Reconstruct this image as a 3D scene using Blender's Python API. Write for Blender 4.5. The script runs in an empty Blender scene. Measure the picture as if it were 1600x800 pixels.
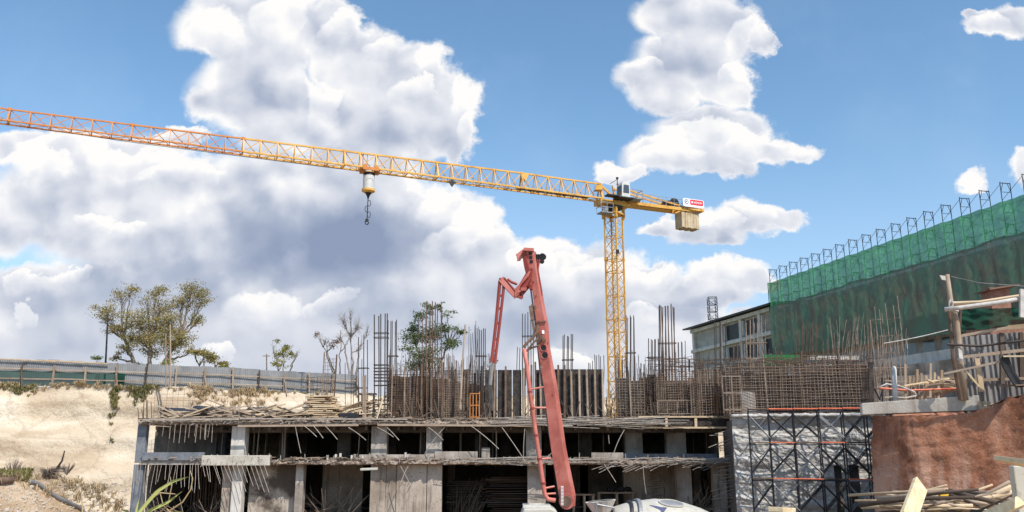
import bpy, bmesh, math, random
from mathutils import Vector, Matrix, noise
R = math.radians
rnd = random.Random(7)
S = bpy.context.scene
COL = S.collection

# ---------------------------------------------------------------- camera
F_PX, PITCH = 1308.0, math.atan(300.0 / 1308.0)
CAMZ = 6.0
cam_d = bpy.data.cameras.new('camera'); cam = bpy.data.objects.new('camera', cam_d); COL.objects.link(cam)
cam_d.sensor_width = 36.0; cam_d.lens = 36.0 * F_PX / 1600.0
cam_d.clip_start = 0.1; cam_d.clip_end = 6000
cam.location = (0, 0, CAMZ); cam.rotation_euler = (R(90) + PITCH, 0, 0)
S.camera = cam
S.render.resolution_x, S.render.resolution_y = 1024, 512

def P(px, py, Y):
    """world point seen at photo pixel (px,py) on the vertical plane y=Y"""
    a = (px - 800.0) / F_PX; v = (400.0 - py) / F_PX
    dy = math.cos(PITCH) - v * math.sin(PITCH); dz = math.sin(PITCH) + v * math.cos(PITCH)
    k = Y / dy
    return Vector((a * k, Y, CAMZ + dz * k))
def PZ(px, py, z):
    """world point seen at photo pixel on the level z"""
    a = (px - 800.0) / F_PX; v = (400.0 - py) / F_PX
    dy = math.cos(PITCH) - v * math.sin(PITCH); dz = math.sin(PITCH) + v * math.cos(PITCH)
    k = (z - CAMZ) / dz
    return Vector((a * k, dy * k, z))

# ---------------------------------------------------------------- light and sky
SUN = Vector((0.47, -0.62, 0.92)).normalized()          # towards the sun: high, behind the camera, to the right
EL = math.asin(SUN.z); AZ = math.atan2(SUN.x, SUN.y)
sd = bpy.data.lights.new('sun', 'SUN'); sd.energy = 5.0; sd.angle = R(0.5); sd.color = (1.0, 0.94, 0.85)
so = bpy.data.objects.new('sun', sd); COL.objects.link(so)
so.rotation_euler = (-SUN).to_track_quat('-Z', 'Y').to_euler()
S.view_settings.view_transform = 'Standard'; S.view_settings.look = 'None'
S.view_settings.exposure = 0.0; S.view_settings.gamma = 1.0; S.view_settings.use_curve_mapping = False

W = bpy.data.worlds.new('World'); S.world = W; W.use_nodes = True
WT = W.node_tree; WT.nodes.clear()
class NT:
    """tiny node-tree writer"""
    def __init__(s, t): s.t = t
    def n(s, typ, **kw):
        nd = s.t.nodes.new(typ)
        for k, v in kw.items(): setattr(nd, k, v)
        return nd
    def put(s, sock, v):
        if hasattr(v, 'is_output') or isinstance(v, bpy.types.NodeSocket): s.t.links.new(v, sock)
        else: sock.default_value = v
    def m(s, op, a, b=None, c=None, clamp=False):
        nd = s.n('ShaderNodeMath', operation=op); nd.use_clamp = clamp
        s.put(nd.inputs[0], a)
        if b is not None: s.put(nd.inputs[1], b)
        if c is not None: s.put(nd.inputs[2], c)
        return nd.outputs[0]
    def v(s, op, a, b=None, c=None):
        nd = s.n('ShaderNodeVectorMath', operation=op)
        s.put(nd.inputs[0], a)
        if b is not None:
            s.put(nd.inputs['Scale'] if op == 'SCALE' else nd.inputs[1], b)
        if c is not None: s.put(nd.inputs[2], c)
        return nd.outputs['Value'] if op in ('LENGTH', 'DOT_PRODUCT', 'DISTANCE') else nd.outputs[0]
    def noise(s, vec, scale, det=4, rough=0.55, dist=0.0, dim='3D', lac=2.0):
        nd = s.n('ShaderNodeTexNoise', noise_dimensions=dim)
        s.put(nd.inputs['Vector'], vec); nd.inputs['Scale'].default_value = scale
        nd.inputs['Detail'].default_value = det; nd.inputs['Roughness'].default_value = rough
        nd.inputs['Distortion'].default_value = dist; nd.inputs['Lacunarity'].default_value = lac
        return nd
    def ss(s, x, lo, hi, a=0.0, b=1.0):
        nd = s.n('ShaderNodeMapRange', interpolation_type='SMOOTHSTEP')
        s.put(nd.inputs[0], x)
        for i, q in enumerate((lo, hi, a, b)): s.put(nd.inputs[1 + i], q)
        return nd.outputs[0]
    def ramp(s, x, stops):
        nd = s.n('ShaderNodeValToRGB'); s.put(nd.inputs[0], x)
        e = nd.color_ramp.elements
        while len(e) > 1: e.remove(e[-1])
        e[0].position = stops[0][0]; e[0].color = (*stops[0][1], 1)
        for p, c in stops[1:]:
            q = e.new(p); q.color = (*c, 1)
        return nd.outputs[0]
    def mix(s, f, a, b, typ='MIX'):
        nd = s.n('ShaderNodeMix', data_type='RGBA', blend_type=typ)
        s.put(nd.inputs[0], f)
        for sk, q in ((nd.inputs[6], a), (nd.inputs[7], b)):
            if isinstance(q, tuple) and len(q) == 3: q = (*q, 1)
            s.put(sk, q)
        return nd.outputs[2]

def build_sky():
    T = NT(WT)
    tc = T.n('ShaderNodeTexCoord').outputs['Generated']
    sep = T.n('ShaderNodeSeparateXYZ'); WT.links.new(tc, sep.inputs[0])
    X, Y, Z = sep.outputs
    yy = T.m('MAXIMUM', Y, 0.25)
    cmb = T.n('ShaderNodeCombineXYZ')
    WT.links.new(T.m('DIVIDE', X, yy), cmb.inputs[0]); WT.links.new(T.m('DIVIDE', Z, yy), cmb.inputs[1])
    p0 = cmb.outputs[0]                       # where the sight line meets a distant upright plane
    # billowing displacement of the cloud outlines, coarse and fine
    def warp(p):
        a = T.noise(p, 5.0, 2, 0.5).outputs['Color']
        a = T.v('SCALE', T.v('SUBTRACT', a, (0.5, 0.5, 0.5)), 0.085)
        b = T.noise(p, 17.0, 6, 0.62).outputs['Color']
        b = T.v('SCALE', T.v('SUBTRACT', b, (0.5, 0.5, 0.5)), 0.062)
        q = T.v('ADD', T.v('ADD', p, a), b)
        return T.v('MULTIPLY', q, (1.0, 1.0, 0.0))
    blobs = CLOUDS
    def field(q, k=0.10):
        cur = None
        for cx, cy, rx, ry in blobs:
            c = P(cx, cy, 1.0); ix, iy = F_PX / rx * 0.97, F_PX / ry * 0.97
            l = T.v('LENGTH', T.v('MULTIPLY_ADD', q, (ix, iy, 0.0), (-c.x * ix, -(c.z - CAMZ) * iy, 0.0)))
            if cur is None: cur = l
            else: cur = T.m('SMOOTH_MIN', cur, l, k)
        return cur
    q = warp(p0)
    Fd = field(q)
    vor = T.n('ShaderNodeTexVoronoi', feature='SMOOTH_F1'); WT.links.new(q, vor.inputs['Vector'])
    vor.inputs['Scale'].default_value = 20.0; vor.inputs['Smoothness'].default_value = 0.5
    vb = T.m('MULTIPLY', T.m('SUBTRACT', vor.outputs['Distance'], 0.4), 0.10)
    n1 = T.noise(p0, 34.0, 5, 0.65).outputs['Fac']
    Fe = T.m('ADD', Fd, T.m('ADD', vb, T.m('MULTIPLY', T.m('SUBTRACT', n1, 0.5), 0.34)))
    dens = T.ss(Fe, 1.13, 0.80)
    # soft fringe and thin veils
    dens = T.m('MULTIPLY', dens, T.ss(Y, 0.05, 0.3))
    # darker masses (undersides and the parts the sun does not reach)
    qd = T.v('MULTIPLY', T.v('ADD', p0, T.v('SCALE', T.v('SUBTRACT', T.noise(p0, 9.0, 4, 0.55).outputs['Color'], (0.5, 0.5, 0.5)), 0.10)), (1, 1, 0))
    dark = None
    for cx, cy, rx, ry, amt in SHADES:
        c = P(cx, cy, 1.0); ix, iy = F_PX / rx, F_PX / ry
        l = T.v('LENGTH', T.v('MULTIPLY_ADD', qd, (ix, iy, 0.0), (-c.x * ix, -(c.z - CAMZ) * iy, 0.0)))
        g = T.ss(l, 1.15, 0.35, 0.0, amt)
        dark = g if dark is None else T.m('ADD', dark, g)
    # relief of the billows: rounded knobs at two sizes, height here minus height a little towards the sun
    pw = T.v('ADD', p0, T.v('SCALE', T.v('SUBTRACT', T.noise(p0, 26.0, 3, 0.6).outputs['Color'], (0.5, 0.5, 0.5)), 0.022))
    pw = T.v('MULTIPLY', pw, (1.0, 1.0, 0.0))
    def knob(p, sc):
        vd = T.n('ShaderNodeTexVoronoi', feature='SMOOTH_F1', voronoi_dimensions='2D'); WT.links.new(p, vd.inputs['Vector'])
        vd.inputs['Scale'].default_value = sc; vd.inputs['Smoothness'].default_value = 0.35
        vd.inputs['Detail'].default_value = 1.6; vd.inputs['Roughness'].default_value = 0.5
        return vd.outputs['Distance']
    k1 = T.m('SUBTRACT', knob(T.v('ADD', pw, (0.010, 0.020, 0.0)), 12.0), knob(pw, 12.0))
    n2 = T.m('SUBTRACT', T.noise(pw, 7.0, 9, 0.62).outputs['Fac'], T.noise(T.v('ADD', pw, (0.008, 0.016, 0.0)), 7.0, 9, 0.62).outputs['Fac'])
    rel = T.m('ADD', T.m('MULTIPLY', k1, 0.55), T.m('MULTIPLY', n2, 0.60))
    amp = T.ss(dark, 0.15, 0.6, 1.0, 0.42)
    low = T.ss(T.m('DIVIDE', Z, yy), 0.10, 0.26, 0.35, 1.0)
    rel = T.m('MULTIPLY', T.m('MULTIPLY', rel, amp), low)
    soft = T.m('MULTIPLY', T.m('SUBTRACT', T.noise(p0, 6.0, 5, 0.5).outputs['Fac'], 0.5), 0.20)
    soft = T.m('MULTIPLY', soft, low)
    lobe = None
    jit = T.m('MULTIPLY', T.m('SUBTRACT', n1, 0.5), 0.5)
    for cx, cy, rx, ry in LOBES:                       # knobs in front of others: crisp on top, melting away below
        c = P(cx, cy, 1.0); ix, iy = F_PX / rx, F_PX / ry
        w = T.v('MULTIPLY_ADD', q, (ix, iy, 0.0), (-c.x * ix, -(c.z - CAMZ) * iy, 0.0))
        l = T.ss(T.m('ADD', T.v('LENGTH', w), jit), 1.10, 0.86)
        sy = T.n('ShaderNodeSeparateXYZ'); WT.links.new(w, sy.inputs[0])
        g = T.m('MULTIPLY', l, T.m('MULTIPLY_ADD', sy.outputs[1], 0.26, 0.20))
        lobe = g if lobe is None else T.m('MAXIMUM', lobe, g)
    edge = T.ss(Fe, 0.62, 0.92, 0.0, 0.14)
    inner = T.ss(Fd, 0.95, 0.25, 0.0, 0.12)
    br = T.m('SUBTRACT', T.m('ADD', T.m('ADD', T.m('ADD', T.m('ADD', 0.80, lobe), rel), soft), edge), T.m('ADD', dark, inner))
    ccol = T.ramp(br, [(0.0, (0.28, 0.345, 0.50)), (0.35, (0.46, 0.52, 0.65)), (0.62, (0.68, 0.715, 0.80)), (0.85, (0.86, 0.875, 0.92)), (1.0, (1.0, 0.99, 0.98))])
    sky = T.n('ShaderNodeTexSky', sky_type='NISHITA'); sky.sun_disc = False
    sky.sun_elevation = EL; sky.sun_rotation = AZ; sky.air_density = 1.0; sky.dust_density = 0.6; sky.ozone_density = 1.8
    # thin milky air low over the horizon
    bg1 = T.n('ShaderNodeBackground'); bg1.inputs[1].default_value = 0.15
    hs = T.n('ShaderNodeHueSaturation'); hs.inputs['Saturation'].default_value = 1.10; hs.inputs['Value'].default_value = 1.27; hs.inputs['Hue'].default_value = 0.492
    WT.links.new(sky.outputs[0], hs.inputs['Color']); WT.links.new(hs.outputs[0], bg1.inputs[0])
    veil = T.n('ShaderNodeBackground'); veil.inputs[0].default_value = (0.55, 0.70, 0.93, 1); veil.inputs[1].default_value = 1.0
    elv = T.m('DIVIDE', Z, yy)
    vf = T.m('ADD', T.ss(elv, 0.42, 0.02, 0.0, 0.55), T.m('MULTIPLY', T.ss(T.noise(p0, 4.0, 5, 0.6).outputs['Fac'], 0.45, 0.75), 0.14))
    m0 = T.n('ShaderNodeMixShader'); WT.links.new(vf, m0.inputs[0]); WT.links.new(bg1.outputs[0], m0.inputs[1]); WT.links.new(veil.outputs[0], m0.inputs[2])
    bg2 = T.n('ShaderNodeBackground'); WT.links.new(ccol, bg2.inputs[0]); bg2.inputs[1].default_value = 1.0
    m1 = T.n('ShaderNodeMixShader'); WT.links.new(dens, m1.inputs[0]); WT.links.new(m0.outputs[0], m1.inputs[1]); WT.links.new(bg2.outputs[0], m1.inputs[2])
    out = T.n('ShaderNodeOutputWorld'); WT.links.new(m1.outputs[0], out.inputs[0])

# cloud masses: centre and radii, given as where they stand in the sky
CLOUDS = [
 # great cumulus, upper left
 (340,30,85,70),(420,50,110,110),(395,140,105,85),(330,160,45,40),(470,175,130,80),(520,45,50,55),(575,95,85,75),(640,125,70,65),(665,175,90,60),(700,210,55,38),(600,210,110,50),(580,160,80,60),(705,235,20,32),
 # left bank
 (30,225,60,40),(100,240,90,50),(210,250,110,55),(300,300,60,60),(290,210,50,16),(100,320,160,80),(210,360,170,90),(400,330,130,110),(520,330,160,100),(560,260,100,50),
 (600,400,170,90),(690,340,85,60),(745,350,50,50),(770,385,40,32),
 (40,450,110,40),(150,480,220,70),(350,470,250,90),(560,500,260,110),(120,580,300,120),(500,600,420,130),
 (760,440,120,70),(870,400,60,38),(930,440,110,60),(1010,450,60,32),(860,520,260,100),(1000,560,200,60),
 (1130,437,60,24),(1160,450,45,18),(1090,470,80,26),(1020,500,130,40),(1010,420,30,12),
 # upper middle
 (1060,15,85,60),(1120,35,80,80),(1070,85,100,55),(1010,110,60,40),(1050,135,75,45),(1140,120,50,60),(1120,200,110,45),(1050,235,90,38),(960,258,45,18),(1160,225,90,30),(1235,220,60,20),(1110,255,80,24),(1190,55,22,30),
 # right of the crane
 (1030,350,42,16),(1100,365,65,32),(1165,345,65,34),(1215,335,52,24),(1120,385,40,14),
 # upper right, and behind the netted building
 (1545,35,52,28),(1590,30,60,38),(1515,20,25,16),(1515,288,32,22),(1610,270,35,30),
 (300,700,700,160),(900,640,420,110),(1180,640,160,80),(1150,520,120,25),(1150,590,150,90),
 (560,520,300,90),
]
LOBES = [
 (690,325,45,38),(735,350,45,42),(765,388,36,30),(715,380,50,36),(640,300,22,14),
 (865,392,50,26),(905,412,40,26),(940,432,60,24),(1010,440,44,22),(1125,434,52,20),(830,420,40,24),
 (150,357,40,18),(200,366,26,12),(110,232,100,34),(220,262,80,40),(60,262,70,34),(300,208,50,14),(290,285,60,30),
 (40,440,26,20),(95,438,46,16),(28,480,14,22),
 (330,50,60,60),(300,110,30,40),(440,30,50,60),(510,160,30,60),(690,110,50,34),(720,170,36,40),(735,212,26,20),(620,70,44,26),(550,40,40,26),(640,150,36,30),
 (1170,50,34,36),(1160,100,30,24),(1000,60,26,24),(1000,100,44,16),(1100,215,90,36),(1180,222,70,24),(960,258,40,14),(1030,240,60,20),(1240,220,44,14),
 (1090,350,60,18),(1180,332,50,20),(1020,350,34,12),(1545,30,40,20),(1515,288,24,16),
 (420,475,70,30),(350,555,30,20),(520,480,40,18),(1010,500,40,20),(880,560,60,24),
]
SHADES = [
 (455,370,200,88,0.40),(520,390,200,78,0.30),(600,360,120,80,0.22),(380,310,70,50,0.10),(560,290,90,50,0.12),
 (410,140,110,90,0.11),(560,190,120,60,0.12),(470,60,60,60,0.08),(620,200,90,40,0.16),
 (200,400,200,50,0.12),(230,440,200,60,0.18),(60,440,110,50,0.12),(150,500,220,60,0.16),(40,370,100,30,0.16),
 (560,470,160,60,0.16),(740,520,220,50,0.18),(860,500,120,60,0.16),(820,450,70,40,0.12),(950,490,90,40,0.12),
 (1080,40,110,80,0.16),(1060,110,90,40,0.16),(1100,275,110,16,0.10),(1130,385,110,18,0.16),(1100,480,120,24,0.20),(420,560,700,70,0.10),
]
build_sky()
W.cycles.sampling_method = 'MANUAL'; W.cycles.sample_map_resolution = 256
S.render.engine = 'CYCLES'
# ---------------------------------------------------------------- helpers
WORG = {}
def V(*a): return Vector(a)
class MB:
    """collects faces and links them as one mesh object"""
    def __init__(s): s.v = []; s.f = []; s.mi = []; s.cur = 0
    def add(s, vs, fs):
        o = len(s.v); s.v += [tuple(q) for q in vs]; s.f += [tuple(i + o for i in q) for q in fs]; s.mi += [s.cur] * len(fs)
    def box(s, a, b):
        x0, x1 = sorted((a[0], b[0])); y0, y1 = sorted((a[1], b[1])); z0, z1 = sorted((a[2], b[2]))
        s.add([(x0,y0,z0),(x1,y0,z0),(x1,y1,z0),(x0,y1,z0),(x0,y0,z1),(x1,y0,z1),(x1,y1,z1),(x0,y1,z1)],
              [(0,3,2,1),(4,5,6,7),(0,1,5,4),(1,2,6,5),(2,3,7,6),(3,0,4,7)])
    def bar(s, p, q, w, h=None, up=(0,0,1), w1=None, h1=None):
        p = Vector(p); q = Vector(q); h = w if h is None else h
        w1 = w if w1 is None else w1; h1 = h if h1 is None else h1
        d = (q - p)
        if d.length < 1e-6: return
        d.normalize(); u = Vector(up)
        if abs(d.dot(u)) > 0.98: u = Vector((0, 1, 0)) if abs(d.y) < 0.9 else Vector((1, 0, 0))
        sx = d.cross(u).normalized(); sz = sx.cross(d)
        vs = []
        for c, ww, hh in ((p, w, h), (q, w1, h1)):
            for i, j in ((-1,-1),(1,-1),(1,1),(-1,1)): vs.append(c + sx * ww * .5 * i + sz * hh * .5 * j)
        s.add(vs, [(0,3,2,1),(4,5,6,7),(0,1,5,4),(1,2,6,5),(2,3,7,6),(3,0,4,7)])
    def tube(s, pts, r, n=5, r1=None, cap=True):
        pts = [Vector(p) for p in pts]; m = len(pts); r1 = r if r1 is None else r1
        d0 = (pts[1] - pts[0]).normalized()
        u = Vector((0,0,1)) if abs(d0.z) < 0.9 else Vector((1,0,0))
        sx = d0.cross(u).normalized(); vs = []
        for i, p in enumerate(pts):
            d = (pts[min(i+1, m-1)] - pts[max(i-1, 0)])
            if d.length < 1e-9: d = d0.copy()
            d.normalize()
            sx = (sx - d * sx.dot(d))
            if sx.length < 1e-6: sx = d.orthogonal()
            sx.normalize(); sy = d.cross(sx); rr = r + (r1 - r) * i / (m - 1)
            for k in range(n):
                a = 2 * math.pi * k / n
                vs.append(p + sx * (math.cos(a) * rr) + sy * (math.sin(a) * rr))
        fs = []
        for i in range(m - 1):
            for k in range(n):
                a = i * n + k; b = i * n + (k + 1) % n
                fs.append((a, b, b + n, a + n))
        if cap: fs += [tuple(range(n))[::-1], tuple((m - 1) * n + k for k in range(n))]
        s.add(vs, fs)
    def disc(s, c, axis, r, t, n=20):
        a = Vector(axis).normalized(); c = Vector(c); s.tube([c - a * t / 2, c + a * t / 2], r, n)
    def lathe(s, prof, c, axis, n=32):
        """prof: list of (along, radius)"""
        a = Vector(axis).normalized(); u = a.orthogonal().normalized(); w = a.cross(u); c = Vector(c)
        vs = []
        for t, r in prof:
            for k in range(n):
                g = 2 * math.pi * k / n; vs.append(c + a * t + (u * math.cos(g) + w * math.sin(g)) * r)
        fs = [(i*n+k, i*n+(k+1)%n, (i+1)*n+(k+1)%n, (i+1)*n+k) for i in range(len(prof)-1) for k in range(n)]
        s.add(vs, fs)
    def grid(s, fn, nu, nv):
        vs = [fn(i / nu, j / nv) for j in range(nv + 1) for i in range(nu + 1)]
        s.add(vs, [(j*(nu+1)+i, j*(nu+1)+i+1, (j+1)*(nu+1)+i+1, (j+1)*(nu+1)+i) for j in range(nv) for i in range(nu)])
    def prism(s, poly, off):
        """poly: 3-D outline, extruded by off"""
        n = len(poly); off = Vector(off); a = [Vector(p) for p in poly]
        s.add(a + [p + off for p in a], [tuple(range(n))[::-1], tuple(range(n, 2*n))] + [(i, (i+1)%n, n+(i+1)%n, n+i) for i in range(n)])
    def build(s, name, mat, parent=None, smooth=False, bev=0.0):
        if not s.v: s.box((0,0,0),(.01,.01,.01))
        if parent is None:
            xs = [q[0] for q in s.v]; ys = [q[1] for q in s.v]; zs = [q[2] for q in s.v]
            org = Vector(((min(xs)+max(xs))/2, (min(ys)+max(ys))/2, min(zs)))
        else: org = WORG[parent.name]
        me = bpy.data.meshes.new(name)
        me.from_pydata([(q[0]-org.x, q[1]-org.y, q[2]-org.z) for q in s.v], [], s.f)
        for m_ in (mat if isinstance(mat, (list, tuple)) else [mat]): me.materials.append(m_)
        if any(s.mi): me.polygons.foreach_set('material_index', s.mi)
        if smooth: me.polygons.foreach_set('use_smooth', [True] * len(me.polygons))
        me.update()
        bm = bmesh.new(); bm.from_mesh(me); bmesh.ops.recalc_face_normals(bm, faces=bm.faces) if len(s.f) < 60000 and not getattr(s, 'nofix', False) else None
        bm.to_mesh(me); bm.free()
        o = bpy.data.objects.new(name, me); COL.objects.link(o)
        if parent is None: o.location = org
        else: o.parent = parent
        WORG[o.name] = org
        if bev:
            b = o.modifiers.new('bevel', 'BEVEL'); b.width = bev; b.segments = 2; b.limit_method = 'ANGLE'
        return o
def tag(o, label=None, cat=None, group=None, kind=None):
    if label: o['label'] = label
    if cat: o['category'] = cat
    if group: o['group'] = group
    if kind: o['kind'] = kind
    return o
def thing(name, label, cat, loc=(0,0,0), group=None):
    o = bpy.data.objects.new(name, None); COL.objects.link(o); o.empty_display_size = .3
    o.location = loc; WORG[o.name] = Vector(loc)
    return tag(o, label, cat, group)
def dup(root, loc, rotz=0.0, label=None, scale=None):
    r = root.copy(); COL.objects.link(r); r.location = loc; r.rotation_euler.z = rotz
    if scale: r.scale = scale
    if label: r['label'] = label
    for ch in list(root.children):
        c = ch.copy(); COL.objects.link(c); c.parent = r
        for g in ch.children:
            d = g.copy(); COL.objects.link(d); d.parent = c
    return r
def ns(x, y=0.0, z=0.0): return noise.noise(Vector((x, y, z)))
def fb(x, y=0.0, z=0.0, o=4): return noise.fractal(Vector((x, y, z)), 0.9, 2.0, o)

# ---------------------------------------------------------------- materials
def mat(name, stops, scale=1.0, det=5, rough=0.85, bump=0.0, bscale=20.0, metal=0.0, streak=0.0, streakc=(.1,.09,.08),
        rand=0.0, spots=None, coord='pos', stretch=(1,1,1), spec=0.3):
    m = bpy.data.materials.new(name); m.use_nodes = True; t = m.node_tree; t.nodes.clear(); T = NT(t)
    if coord == 'pos': pos = T.n('ShaderNodeNewGeometry').outputs['Position']
    else: pos = T.n('ShaderNodeTexCoord').outputs['Object']
    pp = T.v('MULTIPLY', pos, stretch) if stretch != (1,1,1) else pos
    oi = T.n('ShaderNodeObjectInfo').outputs['Random']
    f = T.noise(pp, scale, det, 0.62).outputs['Fac']
    f = T.ss(f, 0.25, 0.75)
    if rand:
        f = T.m('ADD', T.m('MULTIPLY', f, 1.0 - rand), T.m('MULTIPLY', oi, rand))
    k = len(stops)
    col = T.ramp(f, [(i / max(1, k - 1), c) for i, c in enumerate(stops)])
    if streak:
        st = T.noise(T.v('MULTIPLY', pos, (1.6, 1.6, 0.12)), 2.2, 5, 0.65).outputs['Fac']
        col = T.mix(T.ss(st, 0.50, 0.72, 0.0, streak), col, streakc)
    if spots:
        sp = T.noise(pos, spots[0], 3, 0.6).outputs['Fac']
        col = T.mix(T.ss(sp, spots[1], spots[1] + 0.07, 0.0, spots[3]), col, spots[2])
    b = T.n('ShaderNodeBsdfPrincipled'); t.links.new(col, b.inputs['Base Color'])
    b.inputs['Roughness'].default_value = rough; b.inputs['Metallic'].default_value = metal
    b.inputs['Specular IOR Level'].default_value = spec
    if bump:
        bn = T.n('ShaderNodeBump'); bn.inputs['Strength'].default_value = min(1.0, bump); bn.inputs['Distance'].default_value = 0.05 * max(1, bump)
        t.links.new(T.noise(pp, bscale, 6, 0.65).outputs['Fac'], bn.inputs['Height']); t.links.new(bn.outputs[0], b.inputs['Normal'])
    o = T.n('ShaderNodeOutputMaterial'); t.links.new(b.outputs[0], o.inputs[0])
    return m
M = {}
M['conc'] = mat('concrete', [(.22,.185,.155),(.37,.325,.28),(.50,.455,.40)], 0.7, 7, .9, .5, 14, streak=.55, streakc=(.10,.085,.07), spots=(9,.60,(.12,.10,.09),.6))
M['conc_l'] = mat('concrete_light', [(.44,.41,.37),(.58,.55,.50),(.68,.65,.60)], 0.9, 7, .9, .3, 20, streak=.45, streakc=(.24,.2,.17))
M['conc_w'] = mat('concrete_wall', [(.20,.155,.12),(.40,.335,.275),(.54,.475,.40)], 0.35, 8, .92, .6, 10, streak=.7, streakc=(.07,.055,.045), spots=(5,.62,(.09,.07,.06),.7))
M['conc_d'] = mat('concrete_dark', [(.08,.066,.055),(.155,.13,.108),(.23,.20,.17)], 0.5, 7, .9, .4, 12, streak=.6, streakc=(.05,.045,.04))  # darker tone of concrete, given to inner and rear parts
M['conc_b'] = mat('concrete_blue', [(.10,.11,.13),(.17,.185,.21),(.24,.25,.27)], 1.1, 7, .8, .3, 20, streak=.4, streakc=(.3,.3,.3))
M['edge'] = mat('broken_concrete', [(.12,.085,.065),(.29,.225,.175),(.50,.42,.345)], 4.5, 7, .95, 1.0, 22, spots=(16,.55,(.10,.075,.06),.7))
M['rust'] = mat('rusty_steel', [(.055,.034,.026),(.12,.075,.05),(.21,.135,.09)], 3.0, 4, .8, rand=.35)
M['rust_l'] = mat('sunlit_rebar', [(.14,.10,.075),(.27,.20,.15),(.38,.31,.25)], 3.0, 4, .8, rand=.35)  # lighter tan copy of the rusty steel, sunlight put into its colour
M['rust_d'] = mat('dark_rebar', [(.03,.024,.022),(.06,.046,.04),(.11,.08,.065)], 3.0, 4, .7, rand=.3)
M['bar_g'] = mat('cement_covered_rebar', [(.20,.165,.14),(.32,.28,.24),(.44,.40,.35)], 5.0, 4, .9, rand=.3)
M['form'] = mat('dark_formwork_sheet', [(.018,.015,.014),(.04,.032,.028),(.085,.065,.052)], 2.5, 8, .75, .8, 9, spots=(11,.60,(.16,.13,.11),.5))
M['brownm'] = mat('brown_backing', [(.045,.031,.024),(.085,.06,.046),(.14,.10,.075)], 2.0, 6, .9, .5, 10)
M['wood'] = mat('sawn_timber', [(.30,.20,.12),(.52,.39,.25),(.68,.55,.38)], 1.3, 6, .8, .25, 30, rand=.6, stretch=(1,1,1))
M['wood_g'] = mat('weathered_timber', [(.17,.12,.085),(.33,.25,.185),(.48,.39,.30)], 1.5, 6, .9, .3, 30, rand=.6)
M['wood_n'] = mat('fresh_timber', [(.56,.42,.24),(.70,.55,.34),(.80,.67,.45)], 2.4, 6, .7, .25, 14, stretch=(6,1,6), coord='obj', spots=(3,.66,(.42,.27,.14),.6))
M['wood_d'] = mat('dark_ply', [(.045,.032,.024),(.09,.066,.05),(.16,.12,.09)], 2.0, 6, .9, .3, 20, rand=.6)
M['black'] = mat('black_plastic', [(.012,.012,.014),(.03,.03,.034)], 3, 4, .45, .3, 12)
M['yellow'] = mat('yellow_paint', [(.52,.25,.045),(.66,.36,.07),(.72,.42,.12)], 0.9, 6, .5, .0, spots=(3.5,.62,(.22,.11,.05),.55))
M['orange'] = mat('orange_paint', [(.48,.17,.04),(.60,.24,.06)], 2, 5, .6, spots=(6,.62,(.16,.08,.05),.5))
M['tan_cw'] = mat('counterweight_concrete', [(.36,.27,.16),(.50,.39,.25),(.60,.50,.36)], 0.8, 6, .9, .3, 10, streak=.75, streakc=(.16,.11,.07))
M['greym'] = mat('grey_metal', [(.20,.20,.21),(.32,.33,.34)], 2, 4, .5, metal=.3)
M['darkm'] = mat('dark_metal', [(.02,.02,.022),(.05,.05,.052)], 2, 4, .5, metal=.3)
M['white'] = mat('white_paint', [(.42,.40,.34),(.52,.50,.44)], 1.4, 8, .5, .1, 30, spots=(6,.62,(.30,.26,.20),.6), streak=.45, streakc=(.26,.22,.17), spec=.5)
M['bucket'] = mat('bucket_paint', [(.50,.50,.48),(.62,.61,.58)], 2, 5, .5, streak=.3, streakc=(.3,.28,.25))
M['red'] = mat('red_boom_paint', [(.36,.095,.075),(.49,.145,.11),(.57,.21,.17)], 1.3, 8, .5, .15, 30, spots=(7,.64,(.42,.33,.27),.7), streak=.5, streakc=(.30,.10,.08), spec=.45)
M['red_d'] = mat('dark_red_paint', [(.20,.035,.03),(.30,.06,.05)], 1.2, 5, .5)
M['redsoil'] = mat('red_earth', [(.17,.08,.054),(.28,.14,.098),(.38,.22,.16)], 0.8, 10, .97, 2.0, 13, streak=.95, streakc=(.50,.33,.245), spots=(3.6,.58,(.13,.052,.035),.75), stretch=(1,1,.55))
M['sign_r'] = mat('red_sign', [(.62,.03,.04),(.66,.04,.05)], 1, 2, .5)
M['sign_w'] = mat('white_sign', [(.78,.78,.80),(.82,.82,.84)], 1, 2, .5)
M['sign_b'] = mat('dark_sign_blue', [(.05,.06,.12),(.06,.07,.14)], 1, 2, .5)
M['glass'] = mat('dark_glass', [(.03,.035,.04),(.07,.08,.09)], 1, 2, .12, spec=.8)
M['pipe_w'] = mat('pale_pole', [(.38,.35,.31),(.52,.49,.45),(.62,.60,.56)], 2.5, 5, .8, .2, 20)
M['bark'] = mat('bark', [(.10,.075,.055),(.20,.16,.13),(.30,.26,.22)], 3, 5, .9)
M['rubber'] = mat('tyre_rubber', [(.015,.015,.015),(.03,.03,.03)], 4, 3, .8)
M['orangep'] = mat('orange_red_tube', [(.62,.11,.05),(.78,.20,.09)], 1.2, 5, .5, spots=(5,.62,(.32,.10,.06),.6))
M['hose'] = mat('grey_hose', [(.16,.15,.15),(.26,.25,.25)], 3, 4, .6, .2, 10)
M['brick'] = mat('old_brick', [(.20,.10,.07),(.33,.18,.13)], 6, 4, .95, .5, 16)
M['rustplate'] = mat('rusty_plate', [(.11,.07,.05),(.22,.14,.10)], 5, 4, .85)
M['yellowp'] = mat('yellow_plastic', [(.75,.42,.03),(.80,.48,.05)], 2, 3, .5)
M['stone'] = mat('pale_stone', [(.40,.34,.27),(.58,.52,.44)], 4, 5, .95, .4, 18, rand=.5)

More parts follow.
